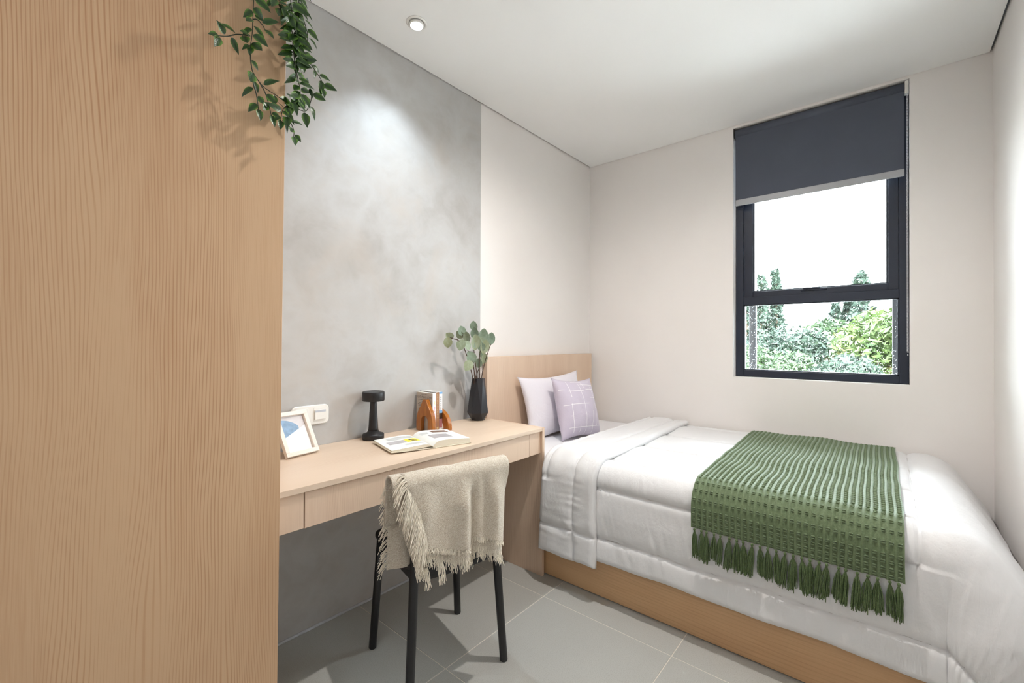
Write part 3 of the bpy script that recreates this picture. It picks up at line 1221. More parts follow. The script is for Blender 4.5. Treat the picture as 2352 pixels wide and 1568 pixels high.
# local: x along the width, z up the frame, -y towards the viewer
FWd, FHt = .134, .176
HB = .017 * math.sin(R(29.5))


def fbox(nm, x0, x1, z0, z1, mat, parent=pf, y0=0, y1=.017, bv=.001):
    return MB().box(x0, x1, y0, y1, z0, z1).build(nm, M[mat], parent, bevel=bv)


fbox('rail', -FWd / 2, FWd / 2, 0, .016, 'frame_wood')
fbox('rail', -FWd / 2, FWd / 2, FHt - .016, FHt, 'frame_wood')
fbox('stile', -FWd / 2, -FWd / 2 + .0155, .0162, FHt - .0162, 'frame_wood_z')
fbox('stile', FWd / 2 - .0155, FWd / 2, .0162, FHt - .0162, 'frame_wood_z')
ix, iz0, iz1 = FWd / 2 - .0155, .0162, FHt - .0162
fbox('backing', -ix, ix, iz0, iz1, 'mat_brown', y0=.0135, y1=.0165, bv=0)
m = MB()
yy = .0125
P2 = lambda u, v, d=0: (-ix + 2 * ix * u, yy - d, iz0 + (iz1 - iz0) * v)
m.cur = 0
m.poly([P2(0, 0), P2(1, 0), P2(1, .72), P2(0, .40)])
m.cur = 1
arc = [P2(.70 * math.cos(R(a)) ** .8 if a < 90 else 0, .40 + .54 * math.sin(R(a)) ** 1.0) for a in range(23, 91, 6)]
m.poly([P2(0, .40), P2(.70, .40 + .224)] + [P2(min(.86 * math.cos(R(a)), .70), .40 + .53 * math.sin(R(a))) for a in range(36, 91, 6)])
m.cur = 2
m.poly([P2(.70, .624), P2(1, .72), P2(1, 1), P2(0, 1), P2(0, .93)] + [P2(min(.86 * math.cos(R(a)), .70), .40 + .53 * math.sin(R(a))) for a in range(90, 35, -6)])
m.build('print', [M['art_white'], M['art_blue'], M['art_grey']], pf)
lg = MB()
lg.box(-.022, .022, .0175, .0205, .042, .135)
st = lg.build('easel_leg', M['mat_brown'], pf)
# swing the easel leg back from its top edge
st.location = (0, .0, 0)
for vtx in st.data.vertices:
    k = (.135 - vtx.co.z) / .093
    vtx.co.y += .062 * k
    vtx.co.z -= .004 * k

# ================================================================== TABLE LAMP
lx, ly = 1.098, 1.747
tl = thing('table_lamp', 'small matte black mushroom table lamp on the desk', 'lamp', (lx, ly, DT))
MB().lathe([(.0445, DT + .0005), (.0470, DT + .003), (.0470, DT + .020), (.0450, DT + .0245), (.0270, DT + .031), (.0225, DT + .039)], lx, ly, 48).build('base', M['black'], tl, smooth=True)
MB().lathe([(.0228, DT + .034), (.0210, DT + .05), (.0145, DT + .165), (.0140, DT + .174)], lx, ly, 40).build('stem', M['black'], tl, smooth=True)
MB().lathe([(.014, DT + .170), (.0465, DT + .171), (.0485, DT + .174), (.0485, DT + .208), (.0465, DT + .2115), (.043, DT + .2125), (.040, DT + .211), (.001, DT + .211)], lx, ly, 56).build('shade', M['black'], tl, smooth=True)

# ================================================================== BOOKENDS
be = MB()


def arch_profile(W, H, neck, hole_w, hole_h):
    L = [(W / 2 * a, H * b) for a, b in ((1, 0), (1, .28), (.96, .40), (.88, .52), (.77, .62), (.62, .71), (.48, .79), (.34, .88), (.26, .95), (.22, 1))]
    out = L + [(-x, z) for x, z in L[::-1]]
    hole = [(-hole_w / 2, 0), (-hole_w / 2, hole_h - hole_w / 2)]
    for k in range(1, 9):
        a = PI - PI * k / 9
        hole.append((hole_w / 2 * math.cos(a), hole_h - hole_w / 2 + hole_w / 2 * math.sin(a)))
    hole += [(hole_w / 2, hole_h - hole_w / 2), (hole_w / 2, 0)]
    return out, hole


def arch_build(name, outline, hole, yc, x0, x1, lab, bev):
    m = MB()
    no, nh = len(outline), len(hole)
    # outline starts right foot, goes over the top to the left foot; hole starts at its left foot
    loop = outline + hole
    m.prism([(x0, yc + p[0], DT + .0005 + p[1]) for p in loop], (x1 - x0, 0, 0))
    o = m.build(name, M['amber'], bevel=bev, seg=3)
    tag(o, lab, 'bookend', 'pair of amber wooden bookends')
    return o


out, hole = arch_profile(.125, .153, .016, .050, .074)
arch_build('bookend', out, hole, 1.7085, 1.351, 1.3735, 'tall amber bottle-shaped wooden bookend with arched hole, in front of the books', .003)
ro, ri = .091, .050
out = [(ro * math.cos(PI * k / 20), .006 + ro * math.sin(PI * k / 20) * 1.05) for k in range(21)]
out = [(ro, 0)] + out + [(-ro, 0)]
hole = [(-ri, 0)] + [(ri * math.cos(PI - PI * k / 12), .004 + ri * math.sin(PI * k / 12)) for k in range(13)] + [(ri, 0)]
arch_build('bookend', out, hole, 1.7195, 1.4385, 1.4615, 'low amber rainbow-arch wooden bookend behind the blue-spined book', .003)


# ================================================================== STANDING BOOKS
def text_mesh(body, size, mat, name):
    cu_ = bpy.data.curves.new(name, 'FONT')
    cu_.body = body
    cu_.size = size
    cu_.align_x = 'CENTER'
    cu_.extrude = .0001
    ob = bpy.data.objects.new(name, cu_)
    col.objects.link(ob)
    bpy.context.view_layer.update()
    dg = bpy.context.evaluated_depsgraph_get()
    me = bpy.data.meshes.new_from_object(ob.evaluated_get(dg))
    bpy.data.objects.remove(ob)
    me.materials.clear()
    me.materials.append(mat)
    return me


def put_text(body, size, mat, name, parent, origin, right, upv):
    me = text_mesh(body, size, mat, name)
    r_, u_ = Vector(right).normalized(), Vector(upv).normalized()
    n_ = r_.cross(u_)
    base = Vector(origin) - Vector(OFF[parent.name])
    for vt in me.vertices:
        c = vt.co.copy()
        vt.co = base + r_ * c.x + u_ * c.y + n_ * c.z
    o = bpy.data.objects.new(name, me)
    col.objects.link(o)
    o.parent = parent
    return o


def std_book(x0, x1, y0, y1, h, cover_front, cover_spine, lab, deep=0):
    t = thing('book', lab, 'book', ((x0 + x1) / 2, (y0 + y1) / 2, DT), group='paperbacks between the bookends')
    z0 = DT + .0006
    MB().box(x0, x0 + .0012, y0, y1, z0, z0 + h).build('front_cover', M[cover_front], t)
    MB().box(x1 - .0012, x1, y0, y1, z0, z0 + h).build('back_cover', M[cover_front], t)
    MB().box(x0, x1, y0 - .0013, y0, z0, z0 + h).build('spine', M[cover_spine], t)
    MB().box(x0 + .0013, x1 - .0013, y0 + .0003, y1 - .001, z0 + .0005, z0 + h - .0005).build('pages', M['paper'], t)
    return t


b1 = std_book(1.3762, 1.3975, 1.676, 1.801, .183, 'cover_taupe', 'cover_white', 'white-spined paperback with taupe cover right behind the tall bookend')
put_text('EAT PRAY LOVE', .0155, M['ink_grey'], 'cover_title', b1, (1.3760, 1.737, DT + .1555), (0, -1, 0), (0, 0, 1))
put_text('JULIA ROBERTS', .0068, M['ink_grey'], 'cover_name', b1, (1.3760, 1.737, DT + .1715), (0, -1, 0), (0, 0, 1))
m = MB()
for k in range(9):
    m.box(1.3759, 1.3762, 1.738, 1.79 - .004 * (k % 3), DT + .146 - k * .0075, DT + .148 - k * .0075)
m.build('cover_text_lines', M['ink_grey'], b1)
for body, mat, zc in (('EAT', 'ink_yellow', .135), ('PRAY', 'ink_pink', .105), ('LOVE', 'ink_pink', .075)):
    put_text(body, .010, M[mat], 'spine_title', b1, (1.3845, 1.6746, DT + zc), (0, 0, -1), (1, 0, 0))
b2 = std_book(1.3985, 1.4165, 1.676, 1.803, .186, 'cover_dark', 'cover_brown', 'paperback with tan brown spine in the middle of the row')
m = MB()
rn = random.Random(2)
z = DT + .062
while z < DT + .178:
    h = rn.uniform(.004, .0065)
    m.box(1.4030, 1.4105, 1.6742, 1.6746, z, z + .0012)
    m.box(1.4030, 1.4045, 1.6742, 1.6746, z, z + h * .8)
    if rn.random() > .4:
        m.box(1.4085, 1.4105, 1.6742, 1.6746, z, z + h * .7)
    z += h + .0022
m.box(1.401, 1.412, 1.6742, 1.6746, DT + .008, DT + .018)
m.build('spine_lettering', M['ink_gold'], b2, kind='stuff')
b3 = std_book(1.4175, 1.4365, 1.676, 1.803, .187, 'cover_white', 'cover_white', 'paperback with white, blue and pink spine next to the low bookend')
MB().box(1.4175, 1.4365, 1.6743, 1.6746, DT + .178, DT + .1875).build('spine_band', M['cover_sky'], b3)
MB().box(1.4175, 1.4365, 1.6743, 1.6746, DT + .084, DT + .098).build('spine_band', M['cover_sky'], b3)
MB().box(1.4175, 1.4365, 1.6743, 1.6746, DT + .012, DT + .054).build('spine_picture', M['cover_pink'], b3)
MB().box(1.4175, 1.4365, 1.6743, 1.6746, DT + .0545, DT + .0835).build('spine_picture', M['cover_dark'], b3)
m = MB()
z = DT + .102
while z < DT + .16:
    m.box(1.4225, 1.4315, 1.6743, 1.6746, z, z + .0013)
    if rn.random() > .3:
        m.box(1.4225, 1.424, 1.6743, 1.6746, z, z + .006)
    z += .0095
m.build('spine_lettering', M['ink_grey'], b3, kind='stuff')

# ================================================================== OPEN BOOK
ob_rz = math.atan2(-.086, .328)
bk = thing('open_book', 'open illustrated hardback lying on the desk in front of the lamp', 'book', (1.16, 1.408, DT + .0006), ob_rz)
BW, BD = .172, .222       # page width, page height (local x right, y away from the viewer)
m = MB().box(-BW - .004, -.010, -.004, BD + .004, .0005, .0035)
m.build('cover_board', M['cloth_cover'], bk, bevel=.001).rotation_euler = (0, R(1.6), 0)
m = MB().box(.010, BW + .004, -.004, BD + .004, .0005, .0035)
m.build('cover_board', M['cloth_cover'], bk, bevel=.001)
MB().box(-.0105, .0105, -.004, BD + .004, .0002, .0022).build('spine', M['cloth_cover'], bk, bevel=.0008)


def pz(x):
    """height of the open page at x: a thin stack left, a thick one right"""
    if x >= 0:
        return .006 + .019 * (1 - math.exp(-x / .012)) + .010 * math.sin(PI * min(1, x / BW)) * math.exp(-x / .11) - .004 * x / BW
    x = -x
    return .006 + .017 * (1 - math.exp(-x / .014)) * (1 - .45 * x / BW) - .002 * x / BW


def block(x0, x1, zlow, name):
    n = 26
    P = [(x0 + (x1 - x0) * k / n) for k in range(n + 1)]
    prof = [(x, pz(x)) for x in P] + [(x, zlow(x)) for x in P[::-1]]
    return MB().prism([(x, 0, z) for x, z in prof], (0, BD, 0)).build(name, M['pageedge'], bk)


block(-BW, -.0006, lambda x: .0042 + .012 * math.exp(x / .03) * 0 + max(0, .0065 * (1 - abs(-x - .0) / .12)), 'page_block')
block(.0006, BW, lambda x: .0038, 'page_block')
m = MB()


def sheet(x0, x1, y0, y1, up, n=16, mb=None):
    mb = mb or m
    mb.grid(n, 2, lambda u, v: (x0 + (x1 - x0) * u, y0 + (y1 - y0) * v, pz(x0 + (x1 - x0) * u) + up))


sheet(-BW, -.0008, .0, BD, .0005, 30)
sheet(.0008, BW, .0, BD, .0005, 30)
pg = m.build('open_pages', M['paper'], bk, smooth=True)
# printed pictures and text
prints = [('printed_picture', 'photo_grey', -.150, -.075, .085, .135), ('printed_picture', 'ink_yellow', -.074, -.014, .085, .140), ('printed_picture', 'photo_silver', .030, .118, .050, .122),
          ('printed_picture', 'photo_brown', .070, .150, .158, .204)]
for nm, mt_, x0, x1, y0, y1 in prints:
    mb = MB()
    sheet(x0, x1, y0, y1, .0009, 12, mb)
    mb.build(nm, M[mt_], pg, smooth=True)
mb = MB()
sheet(-.058, -.034, .112, .128, .0013, 6, mb)
sheet(-.052, -.030, .094, .104, .0013, 6, mb)
mb.build('printed_picture', M['ink_grey'], pg, smooth=True)
mb = MB()
for k in range(8):
    sheet(-.130, -.018, .152 + k * .0062, .1545 + k * .0062, .0009, 12, mb)
for k in range(5):
    sheet(-.100, -.020, .035 + k * .0062, .0375 + k * .0062, .0009, 12, mb)
for k in range(6):
    sheet(.016, .052, .150 + k * .0062, .1525 + k * .0062, .0009, 8, mb)
mb.build('printed_text', M['ink_pale'], pg, smooth=True, kind='stuff')

# ================================================================== VASE + EUCALYPTUS
vx, vy = 1.747, 1.735
m = MB()
n = 7
lower = [(vx + .037 * math.cos(2 * PI * k / n + .2), vy + .037 * math.sin(2 * PI * k / n + .2), DT + .0005) for k in range(n)]
mid = [(vx + .060 * math.cos(2 * PI * (k + .5) / n + .2), vy + .060 * math.sin(2 * PI * (k + .5) / n + .2), DT + .044) for k in range(n)]
upp = [(vx + .037 * math.cos(2 * PI * k / n + .2), vy + .037 * math.sin(2 * PI * k / n + .2), DT + .232) for k in range(n)]
inn = [(vx + .031 * math.cos(2 * PI * k / n + .2), vy + .031 * math.sin(2 * PI * k / n + .2), DT + .2315) for k in range(n)]
ind = [(vx + .031 * math.cos(2 * PI * k / n + .2), vy + .031 * math.sin(2 * PI * k / n + .2), DT + .12) for k in range(n)]
m.v = lower + mid + upp + inn + ind
m.face(*range(n - 1, -1, -1))
for k in range(n):
    k2 = (k + 1) % n
    m.face(k, k2, n + k)                      # lower facets
    m.face(n + k, k2, n + k2)
    m.face(n + k, n + k2, 2 * n + k2)         # upper facets
    m.face(n + k, 2 * n + k2, 2 * n + k)
    m.face(2 * n + k, 2 * n + k2, 3 * n + k2, 3 * n + k)
    m.face(3 * n + k, 3 * n + k2, 4 * n + k2, 4 * n + k)
m.face(*range(4 * n, 5 * n))
va = m.build('vase', M['blackgloss'], bevel=.0012)
tag(va, 'matte black faceted vase at the right end of the desk', 'vase')


def leaf_mesh(name, L, W, mat, pts, fold=.25, curl=.2):
    """pts: half outline (t along length, half width fraction)"""
    m = MB()
    for t, hw in pts:
        y = L * t
        z = -curl * L * t * t
        m.v += [(-W / 2 * hw, y, z + fold * W / 2 * hw), (0, y, z), (W / 2 * hw, y, z + fold * W / 2 * hw)]
    for i in range(len(pts) - 1):
        a = i * 3
        m.face(a, a + 1, a + 4, a + 3)
        m.face(a + 1, a + 2, a + 5, a + 4)
    return m.mesh(name, mat, True)


def put_leaf(me, parent, pos, d, nrm, sc, name='leaf'):
    d = Vector(d).normalized()
    nrm = Vector(nrm)
    x = d.cross(nrm)
    x = x.normalized() if x.length > 1e-4 else d.orthogonal().normalized()
    nn = x.cross(d)
    o = bpy.data.objects.new(name, me)
    col.objects.link(o)
    o.parent = parent
    p = Vector(pos) - Vector(OFF[parent.name])
    o.matrix_local = Matrix(((x.x * sc, d.x * sc, nn.x * sc, p.x), (x.y * sc, d.y * sc, nn.y * sc, p.y), (x.z * sc, d.z * sc, nn.z * sc, p.z), (0, 0, 0, 1)))
    return o


ROUND = [(0, .04), (.08, .38), (.22, .78), (.42, 1.0), (.62, .96), (.8, .72), (.93, .36), (1, .02)]
euc = [leaf_mesh('eucalyptus_leaf', .044, .036, M['euca'], ROUND, .30, .15), leaf_mesh('eucalyptus_leaf_long', .052, .034, M['euca'], ROUND, .45, -.2)]
VT = (vx, vy, DT + .20)
TOCAM = Vector((-.62, -.70, .1)).normalized()
# branch: path points, leaves (centre, length direction, which mesh, scale)
BR = [
    ('leftmost eucalyptus branch, arching towards the lamp', [(1.70, 1.73, .99), (1.655, 1.715, 1.08), (1.60, 1.70, 1.165), (1.565, 1.70, 1.195), (1.545, 1.70, 1.2), (1.51, 1.70, 1.208)],
     [((1.493, 1.70, 1.207), (.02, 0, -1), 0, 1.0), ((1.528, 1.705, 1.205), (-.9, 0, .55), 1, .95), ((1.585, 1.69, 1.196), (-.35, 0, -.9), 0, 1.1)]),
    ('eucalyptus branch with twin top leaves left of centre', [(1.72, 1.725, .99), (1.68, 1.73, 1.10), (1.645, 1.735, 1.19), (1.632, 1.74, 1.225)],
     [((1.634, 1.74, 1.222), (-.25, 0, 1), 0, 1.0), ((1.640, 1.75, 1.21), (-.7, .2, .7), 0, .9), ((1.650, 1.72, 1.185), (-.1, 0, 1), 1, .95), ((1.632, 1.685, 1.15), (-.85, -.1, .75), 0, 1.1)]),
    ('tallest eucalyptus branch in the middle of the vase', [(1.735, 1.73, .99), (1.715, 1.73, 1.10), (1.70, 1.725, 1.2), (1.70, 1.725, 1.265)],
     [((1.716, 1.73, 1.252), (-.35, 0, 1), 0, 1.0), ((1.705, 1.72, 1.205), (-.2, -.1, 1), 1, 1.05), ((1.676, 1.69, 1.145), (-.1, 0, 1), 1, 1.35), ((1.69, 1.685, 1.155), (-.3, -.1, .9), 0, 1.2)]),
    ('short eucalyptus branch with drooping leaf low at the left', [(1.705, 1.72, .99), (1.68, 1.70, 1.05), (1.66, 1.69, 1.085)],
     [((1.640, 1.68, 1.082), (-.75, 0, -.75), 0, 1.15), ((1.672, 1.70, 1.075), (-.45, 0, 1), 0, 1.25), ((1.69, 1.735, 1.10), (-.6, 0, .8), 1, .8)]),
    ('eucalyptus branch with a broad leaf right of centre', [(1.76, 1.735, .99), (1.757, 1.735, 1.08), (1.765, 1.73, 1.17), (1.775, 1.73, 1.2)],
     [((1.772, 1.73, 1.18), (.15, 0, 1), 1, 1.3), ((1.765, 1.72, 1.17), (-.35, 0, 1), 0, .95), ((1.74, 1.69, 1.125), (.25, 0, 1), 1, 1.2), ((1.735, 1.69, 1.14), (-.4, 0, .9), 0, .95)]),
    ('rightmost eucalyptus branch reaching over the headboard', [(1.775, 1.735, .99), (1.80, 1.73, 1.08), (1.822, 1.72, 1.15), (1.836, 1.72, 1.175), (1.865, 1.72, 1.187)],
     [((1.831, 1.72, 1.172), (.2, 0, 1), 1, 1.1)]),
    ('short eucalyptus branch hidden low among the stems', [(1.75, 1.75, .99), (1.765, 1.745, 1.04), (1.79, 1.75, 1.10)],
     [((1.757, 1.74, 1.045), (-.1, 0, 1), 0, .95), ((1.80, 1.75, 1.065), (.2, 0, 1), 1, .95), ((1.80, 1.76, 1.10), (.1, 0, 1), 1, .8)]),
]
for lab, path, leaves in BR:
    t = thing('eucalyptus_branch', lab, 'branch', tuple(path[0]), group='eucalyptus branches in the black vase')
    x0, y0, z0 = path[0]
    pts = spline([(vx + (x0 - vx) * .35, vy + (y0 - vy) * .35, DT + .13)] + path, 6)
    m = MB()
    m.tube(pts, [.0030 - .0014 * k / len(pts) for k in range(len(pts))], 6)
    for k in range(4, len(pts) - 1, 3):
        m.blob(pts[k], (Vector((.0034, 0, 0)), Vector((0, .0034, 0)), Vector((0, 0, .0036))), 5, 3)
    m.build('stem', M['twig'], t, smooth=True)
    for (c, d, k, sc) in leaves:
        nn = TOCAM + Vector((random.uniform(-.5, .5), random.uniform(-.5, .5), random.uniform(-.2, .6)))
        put_leaf(euc[k], t, Vector(c) - Vector(d).normalized() * .005, d, nn, sc * 1.28)

# ================================================================== HANGING VINE ON THE WARDROBE
hp = thing('hanging_plant', 'trailing green artificial vine hanging over the wardrobe top corner', 'plant', (.46, 1.36, WH))
m = MB().lathe([(.050, WH + .001), (.062, WH + .11), (.066, WH + .12), (.058, WH + .12), (.054, WH + .10)], .42, 1.40, 28)
m.build('pot', M['whiteplastic'], hp, smooth=True)
POINT = [(0, .05), (.07, .45), (.2, .85), (.38, 1.0), (.58, .84), (.78, .48), (.92, .18), (1, .01)]
vl = [leaf_mesh('vine_leaf', .032, .0185, M['vine_leaf'], POINT, .25, .15), leaf_mesh('vine_leaf_wide', .029, .021, M['vine_leaf'], POINT, .15, -.1), leaf_mesh('vine_leaf_narrow', .034, .014, M['vine_leaf'], POINT, .35, .3)]
TOPV = [(.43, 1.38, WH + .10), (.45, 1.33, WH + .05), (.45, 1.25, WH + .03)]
V = [
    ([*TOPV, (.426, 1.228, 2.14), (.42, 1.225, 2.019), (.418, 1.225, 1.964), (.414, 1.225, 1.935)], .0055, .6),
    ([(.414, 1.225, 1.935), (.416, 1.225, 1.891), (.423, 1.225, 1.867), (.445, 1.225, 1.845), (.476, 1.225, 1.836), (.5, 1.225, 1.827)], .019, .6),
    ([(.42, 1.225, 1.868), (.421, 1.222, 1.839), (.428, 1.222, 1.815), (.433, 1.222, 1.78)], .011, 1),
    ([(.411, 1.22, 1.956), (.381, 1.215, 1.941), (.36, 1.212, 1.924), (.341, 1.21, 1.914)], .009, 1),
    ([(.436, 1.222, 1.849), (.448, 1.22, 1.828), (.454, 1.22, 1.811), (.463, 1.22, 1.776)], .014, 1),
    ([(.418, 1.222, 2.002), (.427, 1.218, 2.005), (.437, 1.215, 1.997), (.445, 1.215, 1.987)], .012, 1),
    ([*TOPV, (.45, 1.235, 2.16), (.469, 1.225, 2.1), (.496, 1.225, 2.057), (.516, 1.225, 2.025), (.519, 1.225, 1.983), (.526, 1.228, 1.944), (.535, 1.23, 1.905), (.542, 1.232, 1.876), (.531, 1.228, 1.845), (.503, 1.225, 1.819), (.491, 1.222, 1.797), (.487, 1.222, 1.773)], .0036, .8),
    ([(.47, 1.33, WH + .06), (.53, 1.30, WH + .03), (.542, 1.25, 2.2), (.535, 1.24, 2.148), (.536, 1.24, 2.072), (.528, 1.24, 2.009), (.531, 1.24, 1.952)], .0042, 1),
    ([(.48, 1.35, WH + .05), (.54, 1.33, WH), (.545, 1.26, 2.18), (.546, 1.25, 2.13), (.564, 1.25, 2.077), (.57, 1.25, 2.053), (.568, 1.25, 2.035)], .0065, 1),
    ([(.525, 1.235, 2.03), (.546, 1.245, 2.017), (.576, 1.25, 1.981), (.594, 1.25, 1.963), (.61, 1.25, 1.946), (.613, 1.25, 1.923)], .0085, 1),
    ([(.503, 1.225, 1.819), (.5, 1.222, 1.801), (.511, 1.222, 1.78), (.521, 1.222, 1.758), (.521, 1.222, 1.741)], .0085, 1),
    ([(.542, 1.235, 1.90), (.569, 1.24, 1.905), (.577, 1.24, 1.879), (.562, 1.24, 1.834), (.526, 1.235, 1.828)], .009, 1),
    ([*TOPV, (.444, 1.225, 2.12), (.464, 1.222, 2.083), (.485, 1.22, 2.076), (.502, 1.22, 2.063), (.529, 1.222, 2.053)], .006, 1),
    ([(.47, 1.33, WH + .06), (.50, 1.27, WH + .02), (.505, 1.228, 2.18), (.513, 1.225, 2.10), (.52, 1.222, 2.04), (.535, 1.225, 2.0), (.545, 1.23, 1.96)], .005, 1),
]
rnd = random.Random(21)
leaf_n = 0
stems = MB()
for item in V:
    P, step, rad = item[0], item[1], item[2]
    pts = spline(P, 10)
    stems.tube(pts, [.0013 * (1 - .45 * k / len(pts)) * (1.0 + .3 * rad) for k in range(len(pts))], 6)
    acc = 0
    side = 1
    for a, b in zip(pts, pts[1:]):
        seg = (b - a)
        acc += seg.length
        if acc > step * 1.6 and b.z < 2.17 and leaf_n < 290:
            acc = 0
            side = -side
            t_ = seg.normalized()
            lat = t_.cross(Vector((0, -1, 0)))
            lat = lat.normalized() if lat.length > .01 else Vector((1, 0, 0))
            d = lat * side * rnd.uniform(.5, 1.2) + t_ * rnd.uniform(.0, .9) + Vector((0, rnd.uniform(-.75, .12), rnd.uniform(-.6, .1)))
            nn = Vector((rnd.uniform(-.7, .4), -1, rnd.uniform(-.3, .8)))
            sc = rnd.uniform(.75, 1.30)
            pos = b + d.normalized() * .004
            if pos.x + .03 < WX1 + .006 and pos.y + d.normalized().y * .03 > WF - .012:
                d.y = -abs(d.y)
            put_leaf(vl[rnd.choice((0, 0, 1, 2))], hp, pos, d, nn, sc)
            leaf_n += 1
    # end leaf
    d = pts[-1] - pts[-3]
    put_leaf(vl[0], hp, pts[-1], d + Vector((0, -.002, 0)), (0, -1, .3), .95)
stems.build('vine_stems', M['vine_stem'], hp, smooth=True)

# ================================================================== ROLLER BLIND
rb = thing('roller_blind', 'charcoal roller blind drawn a third down the window', 'blind', (3.12, .335, 2.55))
by0, by1 = -.072, .747
m = MB()
n = 24
m.tube([(3.125, by0, 2.541), (3.125, by1, 2.541)], .0265, n)
m.build('roller', M['blind'], rb, smooth=True)
m = MB()
m.grid(2, 20, lambda u, v: (3.1115 + .002 * math.sin(v * 3), by0 + .001 + (by1 - by0 - .002) * u, 2.527 - (2.527 - 2.108) * v))
m.build('fabric', M['blind'], rb, solid=.0012)
MB().box(3.107, 3.117, by0, by1, 2.070, 2.109).build('bottom_bar', M['bar'], rb, bevel=.003)
MB().box(3.104, 3.146, by0 - .018, by0 - .001, 2.506, 2.571).build('bracket', M['whiteplastic'], rb, bevel=.003)
MB().box(3.104, 3.146, by1 + .001, by1 + .008, 2.512, 2.571).build('bracket', M['black'], rb, bevel=.002)
m = MB()
z = 2.508
k = 0
while z > 1.135:
    for xo in (-.012, .010):
        m.blob((3.122 + xo, by0 - .0125 + (.002 if xo > 0 else -.001), z + (.003 if xo > 0 else 0)), (Vector((.0023, 0, 0)), Vector((0, .0023, 0)), Vector((0, 0, .0023))), 6, 4)
    z -= .0062
for a in range(1, 6):
    m.blob((3.121 - .011 * math.cos(PI * a / 6), by0 - .0125, z - .010 * math.sin(PI * a / 6)), (Vector((.0023, 0, 0)), Vector((0, .0023, 0)), Vector((0, 0, .0023))), 6, 4)
ck = m.build('bead_chain', M['chromelight'], rb, smooth=True, kind='stuff', label='white bead pull chain')
m = MB()
m.tube([(3.110, by0 - .0135, 2.508), (3.110, by0 - .0135, 1.137)], .0006, 4)
m.tube([(3.132, by0 - .0105, 2.508), (3.132, by0 - .0105, 1.137)], .0006, 4)
m.build('chain_cord', M['chromelight'], rb)

# ================================================================== OUTSIDE
GZ = -3.3
gnd = MB().box(3.6, 90, -45, 55, GZ - .3, GZ).build('ground', M['lawn'])
gnd['kind'] = 'structure'
gnd['label'] = 'green ground outside the window'
bounce = MB().box(3.45, 10.2, -5, 7, -.6, -.35).build('bounce_slab', M['bounce_slab'])  # unseen reflector, added to throw daylight up through the window to the ceiling
bounce['kind'] = 'structure'
bounce['label'] = 'unseen pale slab added below the window to bounce daylight onto the ceiling'
rnd = random.Random(77)


def cards(mb, n, size, sampler):
    for k in range(n):
        c = Vector(sampler())
        u = Vector((rnd.gauss(0, 1), rnd.gauss(0, 1), rnd.gauss(0, .7))).normalized()
        v = u.cross(Vector((rnd.gauss(0, 1), rnd.gauss(0, 1), rnd.gauss(0, 1)))).normalized()
        s = size * rnd.uniform(.5, 1.3)
        b = len(mb.v)
        mb.v += [tuple(c - u * s), tuple(c + v * s * .35 - u * s * .1), tuple(c + u * s), tuple(c - v * s * .35 - u * s * .1)]
        mb.face(b, b + 1, b + 2, b + 3)


def column_tree(x, y, top, r, lab, n=2600, bend=0):
    t = thing('column_tree', lab, 'tree', (x, y, GZ), group='columnar trees beyond the window')
    H = top - GZ

    def smp():
        q = rnd.random() ** .8
        rr = r * (1 - .72 * (1 - q) ** 0 * (1 - q) ** 2.0 * 0 - .65 * (1 - q) ** 3) if False else r * (.30 + .70 * q ** .55)
        z = top - q * (H - 1.2)
        a = rnd.uniform(0, 2 * PI)
        e = rr * rnd.random() ** .4 * (1 + .25 * math.sin(z * 4 + x))
        return (x + e * math.cos(a) + bend * (z - GZ) / H, y + e * math.sin(a) + bend * max(0, (z - top + 1)), z)
    m = MB()
    cards(m, n, .16, smp)
    m.build('crown', M['leaf_dark'], t)
    MB().tube([(x, y, GZ), (x, y, GZ + H * .5), (x, y, top - .4)], [.13, .09, .02], 8).build('trunk', M['bark'], t, smooth=True)


def round_tree(x, y, top, r, lab, mat, n=3000, size=.13, lobes=9):
    t = thing('broadleaf_tree', lab, 'tree', (x, y, GZ), group='broadleaf trees beyond the window')
    L = []
    for k in range(lobes):
        a = 2 * PI * k / lobes + rnd.uniform(-.3, .3)
        rr = r * rnd.uniform(.3, .6) if k else 0
        zr = rnd.uniform(.36, .52) * r
        L.append((x + rr * math.cos(a), y + rr * math.sin(a), top - zr - (0 if k == 0 else rnd.uniform(.0, .75) * r), zr))

    def smp():
        cx, cy, cz, zr = rnd.choice(L)
        d = Vector((rnd.gauss(0, 1), rnd.gauss(0, 1), rnd.gauss(0, 1))).normalized()
        q = zr * (.55 + .5 * rnd.random() ** .6)
        return (cx + d.x * q * 1.15, cy + d.y * q * 1.15, cz + d.z * q)
    m = MB()
    cards(m, n, size, smp)
    m.build('crown', M[mat], t)
    m = MB().tube([(x, y, GZ), (x + .1, y, GZ + (top - GZ) * .5), (x, y, top - r * .6)], [.16, .12, .05], 8)
    for k in range(1, min(6, lobes)):
        m.tube([(x + .06, y, GZ + (top - GZ) * .55), (L[k][0], L[k][1], L[k][2])], [.07, .02], 6)
    m.build('trunk', M['bark'], t, smooth=True)


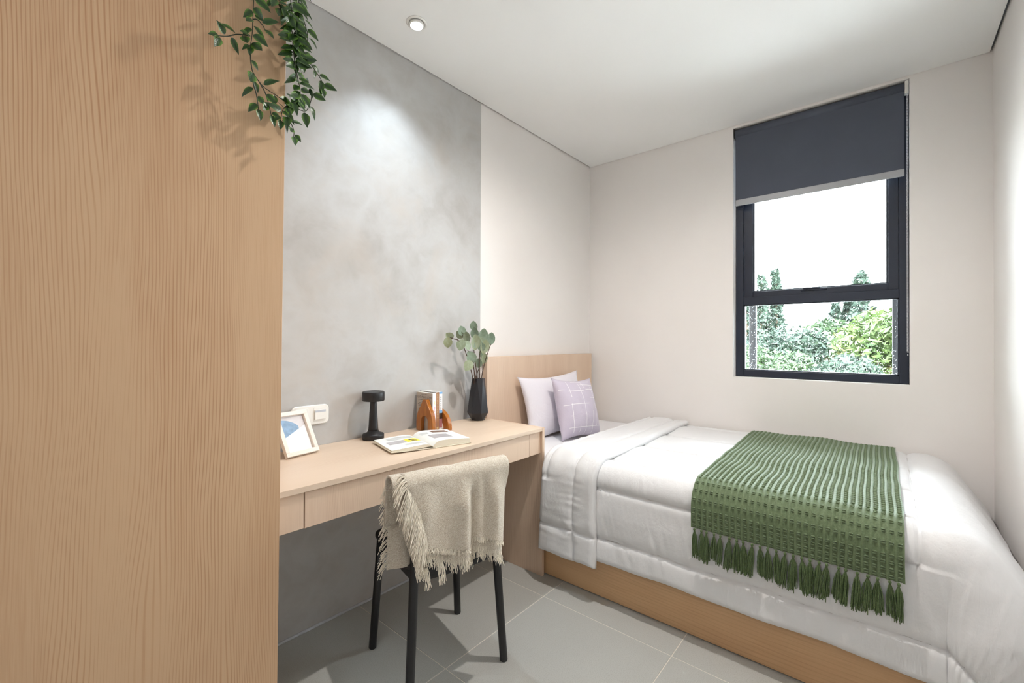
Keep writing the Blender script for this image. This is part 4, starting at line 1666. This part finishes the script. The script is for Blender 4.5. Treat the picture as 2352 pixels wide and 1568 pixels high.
column_tree(24.8, 4.77, 4.55, .62, 'slim columnar tree at the far left of the window view')
column_tree(25.3, 4.20, 4.9, .46, 'tall slim columnar tree, second from the left in the window view', bend=.10)
column_tree(19.5, 4.27, 3.0, .5, 'partly hidden columnar tree at the left window edge', 1500)
column_tree(29.7, 2.13, 3.4, .55, 'columnar tree left of the tallest pair on the right of the window view')
column_tree(30.1, 1.62, 3.55, .50, 'columnar tree in the middle of the right-hand cluster', 2200)
column_tree(29.3, 1.03, 4.95, .72, 'tallest bushy columnar tree in the right-hand cluster', 3200)
column_tree(31.0, .55, 3.2, .35, 'small columnar tree at the right end of the cluster', 1500)
round_tree(17.7, 2.55, 1.75, 1.2, 'grey-green broadleaf tree in the middle of the window view', 'leaf_dark', 3400)
round_tree(21.0, 1.75, 2.1, 1.1, 'mid-green broadleaf tree behind the middle one', 'leaf_mid', 3000)
round_tree(15.0, .08, 2.10, 1.2, 'bright yellow-green broadleaf tree at the right of the window view', 'leaf_light', 4400, .11)
round_tree(12.9, -1.0, 1.6, .9, 'mid-green broadleaf tree at the right window edge', 'leaf_mid', 2600, .10)
round_tree(15.4, 3.25, 1.15, .95, 'mid-green broadleaf tree low at the left of the window view', 'leaf_mid', 3000, .10)
round_tree(13.2, 1.80, .98, .95, 'leafy mid-green broadleaf tree at the bottom of the window view', 'leaf_mid', 3800, .09)
round_tree(11.6, .60, .95, .85, 'dark green broadleaf tree low at the right of the window view', 'leaf_dark', 3400, .09)
round_tree(22.6, 3.55, 1.1, 1.2, 'pale broadleaf tree far back at the left of the window view', 'leaf_light', 2600, .15)
round_tree(23.0, -.2, 1.5, 1.5, 'mid-green broadleaf tree far back at the right', 'leaf_mid', 2600, .16)
hs = thing('house', 'low white house with terracotta roof far behind the trees', 'house', (31.0, 6.6, GZ))
MB().box(29.8, 32.2, 5.4, 7.8, GZ, -.45).build('walls', M['wall'], hs)
m = MB().prism([(29.5, 5.2, -.45), (32.5, 5.2, -.45), (31.0, 5.2, .25)], (0, 2.8, 0))
m.build('roof', M['roof'], hs)
